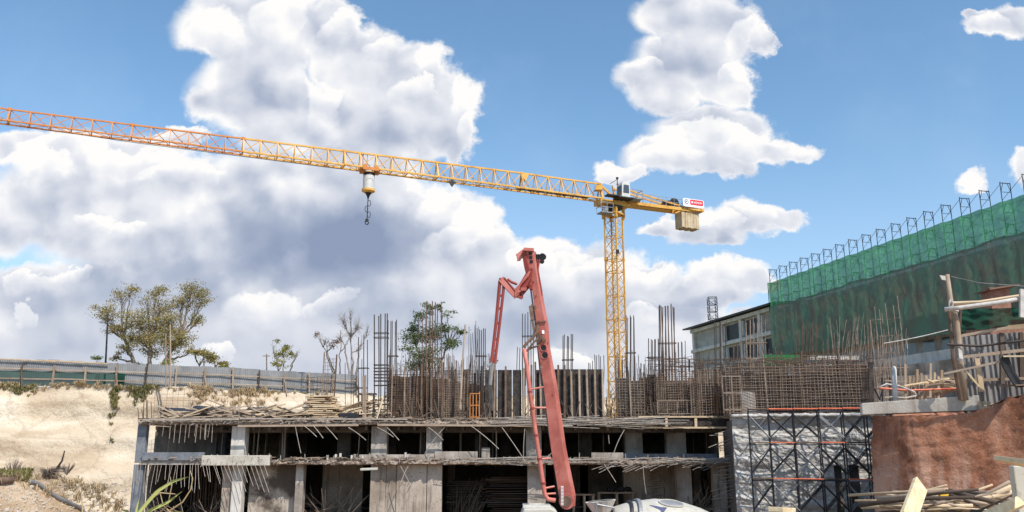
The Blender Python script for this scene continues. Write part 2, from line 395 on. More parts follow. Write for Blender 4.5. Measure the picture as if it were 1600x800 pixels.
def soil(name, a, b, c, sc=1.0, pebble=(.18,.14,.11), bumpd=.12):
    m = bpy.data.materials.new(name); m.use_nodes = True; t = m.node_tree; t.nodes.clear(); T = NT(t)
    pos = T.n('ShaderNodeNewGeometry').outputs['Position']
    n1 = T.ss(T.noise(pos, .16 * sc, 8, .62, .6).outputs['Fac'], .3, .7)
    st = T.ss(T.noise(T.v('MULTIPLY', pos, (.12, .12, 1.0)), .7 * sc, 7, .6, .8).outputs['Fac'], .35, .68)
    col = T.ramp(T.m('ADD', T.m('MULTIPLY', n1, .5), T.m('MULTIPLY', st, .5)), [(0, a), (.5, b), (1, c)])
    p = T.noise(pos, 5.0 * sc, 8, .85).outputs['Fac']
    col = T.mix(T.ss(p, .55, .63, 0, .62), col, pebble)
    vo = T.n('ShaderNodeTexVoronoi', feature='DISTANCE_TO_EDGE'); vo.inputs['Scale'].default_value = .22 * sc
    t.links.new(T.v('ADD', pos, T.v('SCALE', T.noise(pos, .8 * sc, 6, .7).outputs['Color'], 2.2 / sc)), vo.inputs['Vector'])
    col = T.mix(T.ss(vo.outputs[0], .030, .004, 0, .38), col, pebble)
    p2 = T.noise(pos, 1.1 * sc, 6, .75).outputs['Fac']
    col = T.mix(T.ss(p2, .60, .72, 0, .45), col, tuple(min(1, q * 1.2) for q in c))
    bs = T.n('ShaderNodeBsdfPrincipled'); t.links.new(col, bs.inputs['Base Color']); bs.inputs['Roughness'].default_value = .97; bs.inputs['Specular IOR Level'].default_value = .1
    bn = T.n('ShaderNodeBump'); bn.inputs['Strength'].default_value = .9; bn.inputs['Distance'].default_value = bumpd
    t.links.new(T.noise(pos, 2.2 * sc, 9, .7).outputs['Fac'], bn.inputs['Height']); t.links.new(bn.outputs[0], bs.inputs['Normal'])
    o = T.n('ShaderNodeOutputMaterial'); t.links.new(bs.outputs[0], o.inputs[0]); return m
M['cliff'] = soil('cream_cut_earth', (.41,.31,.21), (.59,.49,.365), (.69,.61,.495), 1.0, (.30,.23,.17), .2)
M['ground'] = soil('brown_site_earth', (.16,.10,.065), (.28,.19,.125), (.40,.30,.21), 1.6)
M['conc_st'] = mat('stained_plaster', [(.09,.07,.055),(.12,.095,.075),(.48,.42,.35),(.54,.48,.41)], 0.42, 6, .92, .4, 14, streak=.3, streakc=(.12,.10,.08))
M['beige'] = mat('beige_concrete', [(.38,.34,.28),(.50,.455,.39),(.58,.54,.47)], 1.2, 7, .9, .4, 16, streak=.5, streakc=(.25,.20,.15))
def redmat():
    m = bpy.data.materials.new('red_earth_streaked'); m.use_nodes = True; t = m.node_tree; t.nodes.clear(); T = NT(t)
    pos = T.n('ShaderNodeNewGeometry').outputs['Position']
    base = T.ramp(T.ss(T.noise(pos, 1.1, 9, .7).outputs['Fac'], .3, .7), [(0, (.20,.080,.045)), (.5, (.33,.145,.085)), (1, (.43,.215,.135))])
    dn = T.noise(T.v('MULTIPLY', pos, (1.0, 1.0, .16)), 1.5, 5, .6, .5).outputs['Fac']
    col = T.mix(T.ss(dn, .50, .60, 0, .62), base, (.13,.058,.04))
    pn = T.noise(T.v('ADD', T.v('MULTIPLY', pos, (1.0, 1.0, .22)), (7.3, 2.1, 0)), 1.3, 6, .62, .4).outputs['Fac']
    sep = T.n('ShaderNodeSeparateXYZ'); t.links.new(pos, sep.inputs[0])
    low = T.ss(T.m('ADD', sep.outputs[2], T.m('MULTIPLY', pn, 1.6)), 7.2, 5.6, .25, 1.0)
    col = T.mix(T.m('MULTIPLY', T.ss(pn, .44, .60, 0, .75), low), col, (.50,.335,.26))
    fn = T.noise(pos, 14, 4, .7).outputs['Fac']
    col = T.mix(T.ss(fn, .58, .68, 0, .45), col, (.50,.35,.27)); col = T.mix(T.ss(fn, .40, .32, 0, .5), col, (.10,.045,.03))
    b = T.n('ShaderNodeBsdfPrincipled'); t.links.new(col, b.inputs['Base Color']); b.inputs['Roughness'].default_value = .97; b.inputs['Specular IOR Level'].default_value = .1
    bn = T.n('ShaderNodeBump'); bn.inputs['Strength'].default_value = 1; bn.inputs['Distance'].default_value = .07
    t.links.new(T.noise(pos, 9, 7, .7).outputs['Fac'], bn.inputs['Height']); t.links.new(bn.outputs[0], b.inputs['Normal'])
    o = T.n('ShaderNodeOutputMaterial'); t.links.new(b.outputs[0], o.inputs[0]); return m
M['redsoil'] = redmat()
M['mound'] = soil('dry_yellow_earth', (.36,.24,.14), (.52,.38,.25), (.64,.52,.39), 4.0, (.22,.14,.09), .06)
M['field'] = soil('dry_field', (.16,.15,.07), (.26,.23,.12), (.36,.31,.18), .4)

def leafmat(name, stops, trans=.35):
    m = bpy.data.materials.new(name); m.use_nodes = True; t = m.node_tree; t.nodes.clear(); T = NT(t)
    g = T.n('ShaderNodeNewGeometry')
    f = T.m('ADD', T.m('MULTIPLY', g.outputs['Random Per Island'], .55), T.m('MULTIPLY', T.ss(T.noise(g.outputs['Position'], .55, 3).outputs['Fac'], .3, .7), .45))
    col = T.ramp(f, [(i / (len(stops) - 1), c) for i, c in enumerate(stops)])
    d = T.n('ShaderNodeBsdfDiffuse'); t.links.new(col, d.inputs[0])
    tr = T.n('ShaderNodeBsdfTranslucent'); t.links.new(col, tr.inputs[0])
    mx = T.n('ShaderNodeMixShader'); mx.inputs[0].default_value = trans
    t.links.new(d.outputs[0], mx.inputs[1]); t.links.new(tr.outputs[0], mx.inputs[2])
    o = T.n('ShaderNodeOutputMaterial'); t.links.new(mx.outputs[0], o.inputs[0]); return m
M['leaf_o'] = leafmat('olive_leaves', [(.17,.16,.06),(.27,.24,.09),(.37,.29,.11),(.44,.31,.13)])
M['leaf_g'] = leafmat('green_leaves', [(.07,.095,.045),(.13,.165,.07),(.21,.235,.10)])
M['leaf_y'] = leafmat('yellow_green_leaves', [(.16,.17,.05),(.28,.27,.08),(.40,.35,.11)])
M['leaf_p'] = leafmat('pinkish_dry_leaves', [(.20,.13,.09),(.30,.20,.15)])
M['grass_d'] = leafmat('dry_grass', [(.30,.21,.12),(.48,.36,.21),(.60,.48,.31)], .2)
M['grass_g'] = leafmat('patchy_grass', [(.12,.12,.05),(.22,.20,.08),(.34,.29,.14)], .2)
M['blade'] = leafmat('agave_blade', [(.34,.36,.12),(.46,.47,.20)], .25)

# corrugated sheet: plain zinc whose ribs are real geometry; rust runs and dull patches
M['zinc'] = mat('zinc_sheet', [(.18,.185,.19),(.255,.26,.265),(.33,.335,.34)], .9, 6, .6, metal=.1, rand=.5, streak=.35, streakc=(.20,.16,.13))
M['zinc_d'] = mat('dull_zinc_sheet', [(.16,.15,.145),(.24,.23,.22),(.31,.30,.29)], .9, 6, .65, metal=.2, rand=.5, streak=.4, streakc=(.14,.10,.08))

def netmat(name, c, c2, transp, transl, wr=.8):
    m = bpy.data.materials.new(name); m.use_nodes = True; t = m.node_tree; t.nodes.clear(); T = NT(t)
    pos = T.n('ShaderNodeNewGeometry').outputs['Position']
    f = T.ss(T.noise(T.v('MULTIPLY', pos, (1, 1, .45)), wr, 6, .6, .5).outputs['Fac'], .3, .72)
    col = T.mix(f, c, c2)
    d = T.n('ShaderNodeBsdfDiffuse'); t.links.new(col, d.inputs[0]); tr = T.n('ShaderNodeBsdfTranslucent'); t.links.new(col, tr.inputs[0])
    bn = T.n('ShaderNodeBump'); bn.inputs['Strength'].default_value = .5; bn.inputs['Distance'].default_value = .12
    t.links.new(T.noise(T.v('MULTIPLY', pos, (1.6, 1.6, .22)), 1.8, 6, .65, 1.0).outputs['Fac'], bn.inputs['Height']); t.links.new(bn.outputs[0], d.inputs['Normal'])
    mx = T.n('ShaderNodeMixShader'); mx.inputs[0].default_value = transl
    t.links.new(d.outputs[0], mx.inputs[1]); t.links.new(tr.outputs[0], mx.inputs[2])
    tp = T.n('ShaderNodeBsdfTransparent'); m2 = T.n('ShaderNodeMixShader'); m2.inputs[0].default_value = transp
    t.links.new(mx.outputs[0], m2.inputs[1]); t.links.new(tp.outputs[0], m2.inputs[2])
    o = T.n('ShaderNodeOutputMaterial'); t.links.new(m2.outputs[0], o.inputs[0]); return m
M['net'] = netmat('green_scaffold_net', (.06,.27,.10), (.095,.36,.155), .15, .58)
M['net_unlit'] = netmat('green_scaffold_net_unlit', (.20,.195,.155), (.16,.30,.21), .05, .30)  # same net, greyed in colour where the building behind keeps light out
M['net_d'] = netmat('dark_green_shade_net', (.012,.05,.035), (.022,.085,.055), .12, .3)
def wrapmat():
    m = bpy.data.materials.new('crumpled_plastic_sheet'); m.use_nodes = True; t = m.node_tree; t.nodes.clear(); T = NT(t)
    pos = T.n('ShaderNodeNewGeometry').outputs['Position']
    a = T.noise(pos, .7, 7, .65, 1.0).outputs['Fac']
    col = T.ramp(T.ss(a, .28, .72), [(0, (.32,.295,.26)), (.4, (.46,.435,.40)), (1, (.60,.58,.545))])
    sp = T.noise(T.v('MULTIPLY', pos, (1.2, 1.2, .35)), 1.5, 6, .7).outputs['Fac']
    col = T.mix(T.ss(sp, .55, .72, 0, .5), col, (.34,.30,.25))
    b = T.n('ShaderNodeBsdfPrincipled'); t.links.new(col, b.inputs['Base Color']); b.inputs['Roughness'].default_value = .5
    w1 = T.n('ShaderNodeTexVoronoi', feature='DISTANCE_TO_EDGE'); w1.inputs['Scale'].default_value = 1.9
    t.links.new(T.v('ADD', T.v('MULTIPLY', pos, (.8, .8, 1.8)), T.v('SCALE', T.noise(pos, 1.3, 4, .6).outputs['Color'], .9)), w1.inputs['Vector'])
    w2 = T.noise(T.v('MULTIPLY', pos, (1, 1, 2.2)), 5.5, 5, .6, 2.0).outputs['Fac']
    h = T.m('ADD', T.m('MULTIPLY', T.m('MINIMUM', w1.outputs[0], .25), 1.6), T.m('MULTIPLY', w2, .45))
    bn = T.n('ShaderNodeBump'); bn.inputs['Strength'].default_value = 1; bn.inputs['Distance'].default_value = .055
    t.links.new(h, bn.inputs['Height']); t.links.new(bn.outputs[0], b.inputs['Normal'])
    o = T.n('ShaderNodeOutputMaterial'); t.links.new(b.outputs[0], o.inputs[0]); return m
M['wrap'] = wrapmat()
# ---------------------------------------------------------------- ground and earth banks
def sm(x, a, b):
    t = max(0.0, min(1.0, (x - a) / (b - a))); return t * t * (3 - 2 * t)
def gh(x, y):
    """height of the site ground: near bank where the camera stands, mound at left, pit beyond"""
    near = 4.95 * (1 - sm(y, 8.2, 11.5))
    left = (5.32 + .10 * ns(x * .6, y * .6)) * sm(-x, 7.6, 10.6) * (1 - sm(y, 19.5, 26)) * (.93 + .07 * sm(y, 9, 18))
    right = 5.0 * sm(x, 3.0, 5.0) * (1 - sm(y, 12.5, 17))
    h = max(near, left, right)
    rough = .25 * fb(x * .35, y * .35, 3.1) + (.07 * fb(x * 1.9, y * 1.9, 1.0) + .025 * ns(x * 7, y * 7) if y < 30 else 0)
    return h + rough * (.7 if y < 30 else 1.0)
def axis(parts):
    r = []
    for a, b, st in parts:
        n = int(round((b - a) / st)); r += [a + (b - a) * i / n for i in range(n)]
    r.append(parts[-1][1]); return r
xs = axis([(-150, -20, 5), (-20, -6, .16), (-6, 4, .5), (4, 12, .25), (12, 30, 1), (30, 150, 6)])
ys = axis([(-60, 6, 6), (6, 9, .5), (9, 24, .16), (24, 34, .8), (34, 96, 2)])
g = MB(); nx = len(xs)
g.v = [(x, y, gh(x, y)) for y in ys for x in xs]
g.f = [(j*nx+i, j*nx+i+1, (j+1)*nx+i+1, (j+1)*nx+i) for j in range(len(ys)-1) for i in range(nx-1)]
g.cur = 0
def isleft(f):
    a = g.v[f[0]]; return 1 if a[1] < 27 else 0
g.mi = [isleft(f) for f in g.f]
tag(g.build('ground', [M['ground'], M['mound']], smooth=True), kind='structure')

# the cream cut bank: runs in from the left and on behind the building
CL = [(-150,38),(-70,64),(-44,73.5),(-36,75.5),(-29,77.5),(-22,83),(-14,88),(0,91),(60,93),(150,90)]
def along(pl, t):
    L = [0.0]
    for a, b in zip(pl, pl[1:]): L.append(L[-1] + math.dist(a, b))
    s = t * L[-1]
    for i in range(len(pl) - 1):
        if s <= L[i+1] or i == len(pl) - 2:
            k = (s - L[i]) / (L[i+1] - L[i]); a, b = pl[i], pl[i+1]
            return a[0] + (b[0]-a[0]) * k, a[1] + (b[1]-a[1]) * k
ZT = 11.35
def cliffpt(u, v):
    x, y = along(CL, u)
    top = ZT + .35 * ns(x * .25, 5.0) + .18 * ns(x * 1.3, 1.0)
    z = -.5 + (top + .5) * v
    out = 4.2 * max(0.0, 1 - v) ** 1.15
    ter = .35 * math.sin(z * 2.1 + 1.5 * ns(x * .1, z * .2))               # faint benches left by the digger
    d = out + ter * .5 + .45 * fb(x * .16, z * .2, 2.0) + .16 * fb(x * .9, z * .9, 7.0) + .07 * ns(x * 3.5, z * 3.5)
    return (x + d * .30, y - d, z)
g = MB(); g.grid(cliffpt, 620, 52)
tag(g.build('earth_bank', M['cliff'], smooth=True), kind='structure')
def platpt(u, v):
    x, y = along(CL, u); c = cliffpt(u, 1.0)
    if v == 0: return c
    k = v ** 4
    return (x * (1 + 12 * k), y + 1400 * k + .4, c[2] * (1 - min(1, v * 6)) + min(1, v * 6) * (ZT - .1 + .2 * ns(x * .1, v * 9)))
g = MB(); g.grid(platpt, 300, 24)
tag(g.build('upper_terrain', M['field'], smooth=True), kind='structure')

# red earth bank on the right, with its ragged crest
RB = [(23.5,50),(18.6,40),(13.15,31.1),(13.8,30.1),(16.6,28.5),(18.6,26.8),(21.5,24.3),(35,18)]
def redtop(x, y):
    k = sm(x, 15.2, 17.4)
    return 7.12 + k * .62 + .10 * ns(x * 1.7, 3) + (.16 * ns(x * 5.0, 8) + .14 * ns(x * 11, 2)) * k + .5 * sm(x, 17.5, 24)
def redpt(u, v):
    x, y = along(RB, u); top = redtop(x, y); z = -.3 + (top + .3) * v
    d = .8 * (1 - v) + .13 * fb(x * .7, z * .35, y * .5) + .06 * fb(x * 3.2, z * 3.2, 1.0) + .05 * ns(x * 9, z * 9)
    if x < 13.3 or y > 31.2: return (x - d * .7, y, z)
    return (x - d * .12, y - d * .9, z)
g = MB(); g.grid(redpt, 420, 110)
def redtp(u, v):
    x, y = along(RB, u); a = redpt(u, 1.0)
    return (a[0] + (40 - a[0]) * v ** 1.4, a[1] + (56 - a[1]) * v ** 1.4 if v else a[1], a[2] * (1 - v * .3) + 7.2 * v * .3 + .1 * ns(x, v * 20) * v)
g.grid(redtp, 120, 20)
tag(g.build('red_earth_bank', M['redsoil'], smooth=True), kind='structure')

# ---------------------------------------------------------------- hoarding on top of the bank
def corr_sheet(mb, a, b, z0, z1, amp=.025, wl=.18, y_lean=0.0):
    """ribbed sheet between plan points a and b"""
    a = Vector((*a, 0)); b = Vector((*b, 0)); L = (b - a).length; d = (b - a) / L; nrm = Vector((d.y, -d.x, 0))
    n = max(4, int(L / wl * 4))
    def fn(u, v):
        s = u * L; w = amp * (1 if (int(s / wl * 2) % 2) else -1)
        p = a + d * s + nrm * w; return (p.x, p.y + y_lean * v, z0 + (z1 - z0) * v)
    mb.nofix = True; mb.grid(fn, n, 1)
FL = [(-53,72),(-43,74.3),(-35.0,77.2),(-27.5,80.6),(-21,85.0),(-16.2,88.0)]
def fpt(t): return along(FL, t)
LF = sum(math.dist(a, b) for a, b in zip(FL, FL[1:]))
fn_ = thing('hoarding_fence', 'long zinc sheet fence with timber posts along the top of the cream earth bank', 'fence', (*fpt(.5), ZT - .2))
np_ = int(LF / .92)
for i in range(np_):
    a, b = fpt(i / np_), fpt((i + 1) / np_); cx = a[0]
    mb = MB(); zt = ZT + 2.2 + .05 * rnd.uniform(-1, 1) + (.12 if cx < -39 else 0) - .12 * sm(cx, -30, -16); zb = ZT - .15 if cx > -36.2 else ZT + 1.22
    corr_sheet(mb, a, b, zb, zt)
    mb.build('zinc_sheet', M['zinc'], fn_)
npost = int(LF / 2.5)
for i in range(npost + 1):
    x, y = fpt(i / npost); x += .03; y -= .32; h = 2.0 + rnd.uniform(-.25, .35)
    mb = MB(); mb.bar((x + rnd.uniform(-.15,.15), y, ZT - .4), (x, y, ZT + h), .13, .13)
    if i % 3 == 1: mb.bar((x + .5, y - .5, ZT - .4), (x, y, ZT + 1.3), .08, .08)
    mb.build('fence_post', M['wood_g'] if i % 4 else M['wood_d'], fn_)
for zo, lo, hi in ((.62, 0, 1), (1.45, 0, 1)):
    for i in range(npost):
        a, b = fpt(i / npost), fpt((i + 1) / npost); mb = MB()
        j = .05 * rnd.uniform(-1, 1)
        mb.bar((a[0], a[1] - .22, ZT + zo + j), (b[0] + .2, b[1] - .23, ZT + zo + j * .4), .06, .10)
        mb.build('fence_rail', M['wood_g'], fn_)
mb = MB()
for i in range(7):
    t0, t1 = .02 + i * .055, .02 + (i + 1.35) * .055; a, b = fpt(t0), fpt(min(t1, .42))
    mb.bar((a[0], a[1] - .25, ZT + 2.33 - .02 * i + .03 * (i % 2)), (b[0], b[1] - .27, ZT + 2.30 - .03 * i), .09, .09)
mb.build('top_pole', M['wood'], fn_)
def gn(u, v):
    x, y = fpt(.0 + u * .455); s = u * LF * .455
    sag = .10 * abs(math.sin(s * 1.25)) * v
    return (x, y - .12 - .08 * ns(s * .9, v * 2), ZT + .0 + (1.34 - sag) * v)
mb = MB(); mb.grid(gn, 160, 6); mb.build('green_net_strip', M['net_d'], fn_, smooth=True)

# poles by the fence
def pole(name, label, cat, px, pyt, pyb, Y, r, m, top=None, r1=None):
    a = P(px, pyb, Y); b = P(px + (top or 0), pyt, Y)
    t = thing(name, label, cat, a); mb = MB(); mb.tube([a, (a + b) / 2 + V(.02,0,0), b], r, 7, r1 or r * .75); mb.build('pole', m, t); return t, b
t, b = pole('floodlight_pole', 'black pole with two small floodlights behind the fence left of the big tree', 'lamp', 163, 504, 600, 80, .10, M['darkm'], 5)
for sx in (-1, 1):
    mb = MB(); mb.bar(b, b + V(.32 * sx, 0, .08), .05); mb.bar(b + V(.25 * sx, -.1, .05), b + V(.6 * sx, -.2, -.02), .22, .16); mb.build('lamp_head', M['greym'], t)
t, b = pole('timber_pole', 'pale timber pole standing before the fence, the taller of the close pair', 'pole', 266, 507, 606, 74.5, .085, M['wood_g'])
t, b = pole('timber_pole', 'thin pale timber pole standing before the fence, the shorter of the close pair', 'pole', 259, 521, 606, 74.8, .06, M['wood_g'])
t, b = pole('utility_pole', 'distant utility pole with a cross arm between the big tree and the slim yellow tree', 'pole', 416.5, 553, 612, 100, .09, M['bark'])
mb = MB(); mb.bar(b + V(-.45,0,-.25), b + V(.45,0,-.25), .09); mb.build('cross_arm', M['bark'], t)

# ---------------------------------------------------------------- trees
def leafquad(mb, c, s, r):
    a = Vector((r.uniform(-1,1), r.uniform(-1,1), r.uniform(-1,1))).normalized(); b = a.orthogonal().normalized()
    b = (b * math.cos(r.random()*6) + a.cross(b) * math.sin(r.random()*6)).normalized(); w = a.cross(b)
    L = s * r.uniform(.6, 1.35); W_ = L * r.uniform(.35, .6)
    mb.add([c - b * L, c + w * W_, c + b * L, c - w * W_], [(0,1,2,3)])
def tree(name, label, cat, base, Y, clumps, trunkr, leafm, barkm, nleaf, ls, seed, stems=3, group=None, twig=26, spread=1.0, bare=0.0, rise=.35):
    """clumps: (px, py, rx, ry) of foliage masses; limbs are grown from the base to each one"""
    r = random.Random(seed); B = P(base[0], base[1], Y); B.z = min(B.z, ZT + .1)
    t = thing(name, label, cat, B, group)
    wood = MB(); lf = MB()
    sc = Y / F_PX
    tips = []
    # a few main stems, each aimed at the middle of its share of the crown
    cs = sorted(clumps); ns_ = min(stems, len(cs)); stemp = []
    for k in range(ns_):
        part = cs[k * len(cs) // ns_:(k + 1) * len(cs) // ns_]
        mx_ = sum(c[0] for c in part) / len(part); my_ = sum(c[1] for c in part) / len(part)
        E = P(mx_, my_, Y + r.uniform(-1.5, 1.5)); d = E - B
        ctrl = [B + V(r.uniform(-.25,.25), 0, -.2), B + V(d.x * .12, d.y * .1, d.z * .35), B + V(d.x * .6, d.y * .5, d.z * .55), E]
        pts = []
        for i in range(15):
            u = i / 14; w_ = [(1-u)**3, 3*u*(1-u)**2, 3*u*u*(1-u), u**3]
            p = sum((c * w for c, w in zip(ctrl, w_)), Vector()) + V(ns(i*.5, k, 1), ns(i*.5, k, 5), 0) * .35 * min(1, u*3); pts.append(p)
        if len(clumps) > 1: wood.tube(pts, trunkr * (.8 if ns_ > 1 else 1), 7, trunkr * .22)
        stemp.append(pts)
    for ci, (px, py, rx, ry) in enumerate(clumps):
        C_ = P(px, py, Y + r.uniform(-1, 1) * rx * sc * .9)
        best = min(((p - C_).length + abs(i - 6) * .25 + (3 if p.z > C_.z - .3 else 0), k, i) for k, q in enumerate(stemp) for i, p in enumerate(q) if 3 <= i <= 12)
        O_ = stemp[best[1]][best[2]]; d = C_ - O_
        mid = O_ + V(d.x * .35, d.y * .3, d.z * .15 - .1); m2 = O_ + V(d.x * .8, d.y * .7, d.z * .55)
        rr = trunkr * (.34 if len(clumps) > 4 else .5)
        pts = []
        ctrl = [O_, mid, m2, C_]
        for k in range(13):
            u = k / 12; a = [(1-u)**3, 3*u*(1-u)**2, 3*u*u*(1-u), u**3]
            p = sum((c * w for c, w in zip(ctrl, a)), Vector()); p += V(ns(k*.7, ci, 1), ns(k*.7, ci, 5), ns(k*.7, ci, 9)) * .22 * min(1, u*3)
            pts.append(p)
        wood.tube(pts, rr, 6, rr * .16)
        nt = max(6, int(twig * rx * ry / 500.0))
        for k in range(nt):
            a = r.uniform(.45, 1.0); st = pts[int(a * 12)]
            q = Vector((r.gauss(0,1), r.gauss(0,1), r.gauss(0,1))).normalized() * (r.random() ** .33)
            e = C_ + V(q.x * rx * sc, q.y * rx * sc * .9, q.z * ry * sc) * spread
            md = (st + e) / 2 + V(r.uniform(-.25,.25), r.uniform(-.25,.25), r.uniform(0,.35))
            wood.tube([st, md, e], rr * .15, 4, rr * .035)
            tips.append((e, rx * sc, ry * sc)); 
            for _ in range(2):
                e2 = md + (e - md) * .5 + V(r.uniform(-1,1), r.uniform(-1,1), r.uniform(-.5,1)) * rx * sc * .22
                wood.tube([md + (e - md) * .2, e2], rr * .07, 3, rr * .03); tips.append((e2, rx * sc, ry * sc))
    if leafm:
        for k in range(nleaf):
            e, a, b = tips[r.randrange(len(tips))]
            if ns(e.x * .6, e.y * .6, e.z * .6) < bare: continue
            g_ = V(r.gauss(0, .24) * a, r.gauss(0, .24) * a, r.gauss(0, .17) * b + .05)
            leafquad(lf, e + g_, ls, r)
        lf.nofix = True; lf.build('crown', leafm, t)
    wood.nofix = True; wood.build('trunk', barkm, t, smooth=True)
    return t
tree('spreading_tree', 'big wide spreading tree with sparse olive and rusty leaves behind the fence', 'tree', (232,596), 108,
     [(165,487,22,12),(190,462,20,14),(205,450,16,8),(180,515,18,10),(215,500,26,18),(250,480,24,16),(245,455,22,10),(285,470,24,14),(300,450,22,11),(318,462,16,16),
      (265,505,28,18),(225,535,26,16),(195,545,16,10),(285,530,22,16),(300,550,12,8),(180,558,10,8),(240,515,30,18),(310,500,14,14),(268,545,20,14),(232,470,16,10),(235,550,16,12),(205,530,18,12),(165,500,14,8),(255,525,24,16)],
     .55, M['leaf_o'], M['bark'], 24000, .112, 3, twig=46, bare=-.30)
tree('small_tree', 'small round olive green tree behind the fence, right of the big spreading tree', 'tree', (325,600), 100,
     [(318,556,18,10),(335,562,16,8),(305,552,10,6),(345,568,10,5)], .22, M['leaf_o'], M['bark'], 2600, .13, 5)
tree('slim_yellow_tree', 'slim young tree with yellow green leaves on two stems behind the fence', 'tree', (440,606), 96,
     [(425,532,12,12),(432,548,12,14),(448,550,14,10),(462,552,8,10),(440,568,14,8),(468,545,5,8)], .17, M['leaf_y'], M['bark'], 3000, .115, 8, rise=.45)
tree('bare_tree', 'tall leafless grey tree with fine twigs behind the end of the fence', 'tree', (552,615), 96,
     [(535,500,12,22),(560,510,14,24),(548,485,10,10),(575,515,8,16),(530,530,12,14),(562,545,12,14),(548,520,16,18)], .22, None, mat('pale_bark', [(.22,.18,.16),(.36,.31,.28)], 3), 0, .1, 11, twig=130, rise=.42)
tree('pinkish_tree', 'small half bare tree with a rosy tuft of dry leaves beside the tall leafless one', 'tree', (530,615), 93,
     [(508,533,14,10),(520,538,10,8),(500,525,8,8),(545,528,8,6)], .16, M['leaf_p'], M['bark'], 900, .10, 12, twig=80, rise=.3)
tree('green_tree', 'tall leafy green tree behind the rebar walls of the deck', 'tree', (668,640), 100,
     [(642,512,12,8),(655,492,14,10),(672,480,14,8),(700,488,12,7),(688,476,8,5),(650,530,24,14),(675,520,24,16),(695,515,12,10),(705,540,18,12),(640,548,14,10),(668,555,24,14),(715,512,14,8),(722,520,8,6),(655,570,26,16)],
     .3, M['leaf_g'], M['bark'], 8500, .125, 15, twig=44, bare=-.22)
tree('far_shrub_tree', 'small pale leafy treetop seen past the red boom foot of the deck wall', 'tree', (765,640), 105,
     [(762,570,12,10),(770,562,8,8)], .14, M['leaf_p'], M['bark'], 500, .10, 18, twig=40)
for i, (px, py, rx, ry, lab) in enumerate([(152,562,10,6,'low bright green bush just above the fence left of the black pole'), (212,566,12,6,'low green bush showing above the fence under the big tree'),
                          (272,564,18,8,'low yellow green bush above the fence by the pale poles'), (350,572,8,5,'low olive bush above the fence beside the small round tree')]):
    tree('bush', lab, 'bush', (px, 590), 90, [(px, py, rx, ry), (px + 5, py + 8, rx, ry)], .08, M['leaf_g'] if i < 2 else M['leaf_y'], M['bark'], 1100, .10, 30 + i, twig=26, group='bushes behind the fence')

# dry plants hanging over the bank edge
def tuft(mb, c, n, L, r, droop=.6, w=.012):
    for k in range(n):
        a = r.uniform(0, 6.283); l = L * r.uniform(.5, 1.2); d = V(math.cos(a), math.sin(a), 0)
        b = Vector(c) + d * r.uniform(0, L * .25)
        m = b + d * l * .3 + V(0, 0, l * .7); e = m + d * l * .4 + V(0, 0, l * (.3 - droop * r.random()))
        s_ = d.cross(V(0,0,1)) * w
        mb.add([b - s_, b + s_, m + s_ * .8, m - s_ * .8, e], [(0,1,2,3),(3,2,4)])
def shrubs(name, label, spots, m, cat, n=26, L=.8, seed=1, kind=None, droop=.9, w=.03, group=None):
    r = random.Random(seed); mb = MB(); mb.nofix = True
    for p in spots: tuft(mb, p, n, L, r, droop, w)
    return tag(mb.build(name, m), label, cat, group, kind)
r9 = random.Random(9)
def bank_spots(u0, u1, v0, v1, n):
    out = []
    for _ in range(n):
        um, vm = (u0 + u1) / 2, (v0 + v1) / 2; c = cliffpt(r9.gauss(um, (u1 - u0) * .34) if v0 < .955 else r9.uniform(u0, u1), min(1.0, v1 - abs(r9.gauss(0, (v1 - v0) * .45)))); out.append((c[0], c[1] - .05, c[2]))
    return out
def uof(px, Yg=76):   # bank parameter under a sight line
    best = min(range(600), key=lambda i: abs(cliffpt(i/600, 1)[0] / cliffpt(i/600, 1)[1] - (px - 800) / F_PX / 1.01)); return best / 600
tag(shrubs('dry_grass', None, bank_spots(uof(0), uof(215), .965, 1.0, 70) + bank_spots(uof(215), uof(480), .95, 1.0, 60), M['grass_d'], None, 14, .42, 3, 'stuff', 1.2), None, None, None, 'stuff')
for a0, a1, v0, v1, n, mm, lab, L in ((172,190,.70,1.0,70,'grass_g','olive creeper trailing down the cream bank below the fence',.5), (206,232,.90,1.02,70,'grass_g','thick green shrub on the bank edge by the pale poles',.6),
                         (10,50,.93,1.0,60,'grass_g','greenish scrub on the bank edge at far left',.5), (362,420,.82,1.0,60,'grass_d','dark tangled dry scrub on the bank behind the planks',.8), (300,325,.86,1.0,60,'grass_d','brown withered shrub hanging over the bank edge',.6)):
    shrubs('bank_shrub', lab, bank_spots(uof(a0), uof(a1), v0, v1, n), M[mm], 'shrub', 14, L * .7, a0, group='shrubs on the bank', droop=1.3)
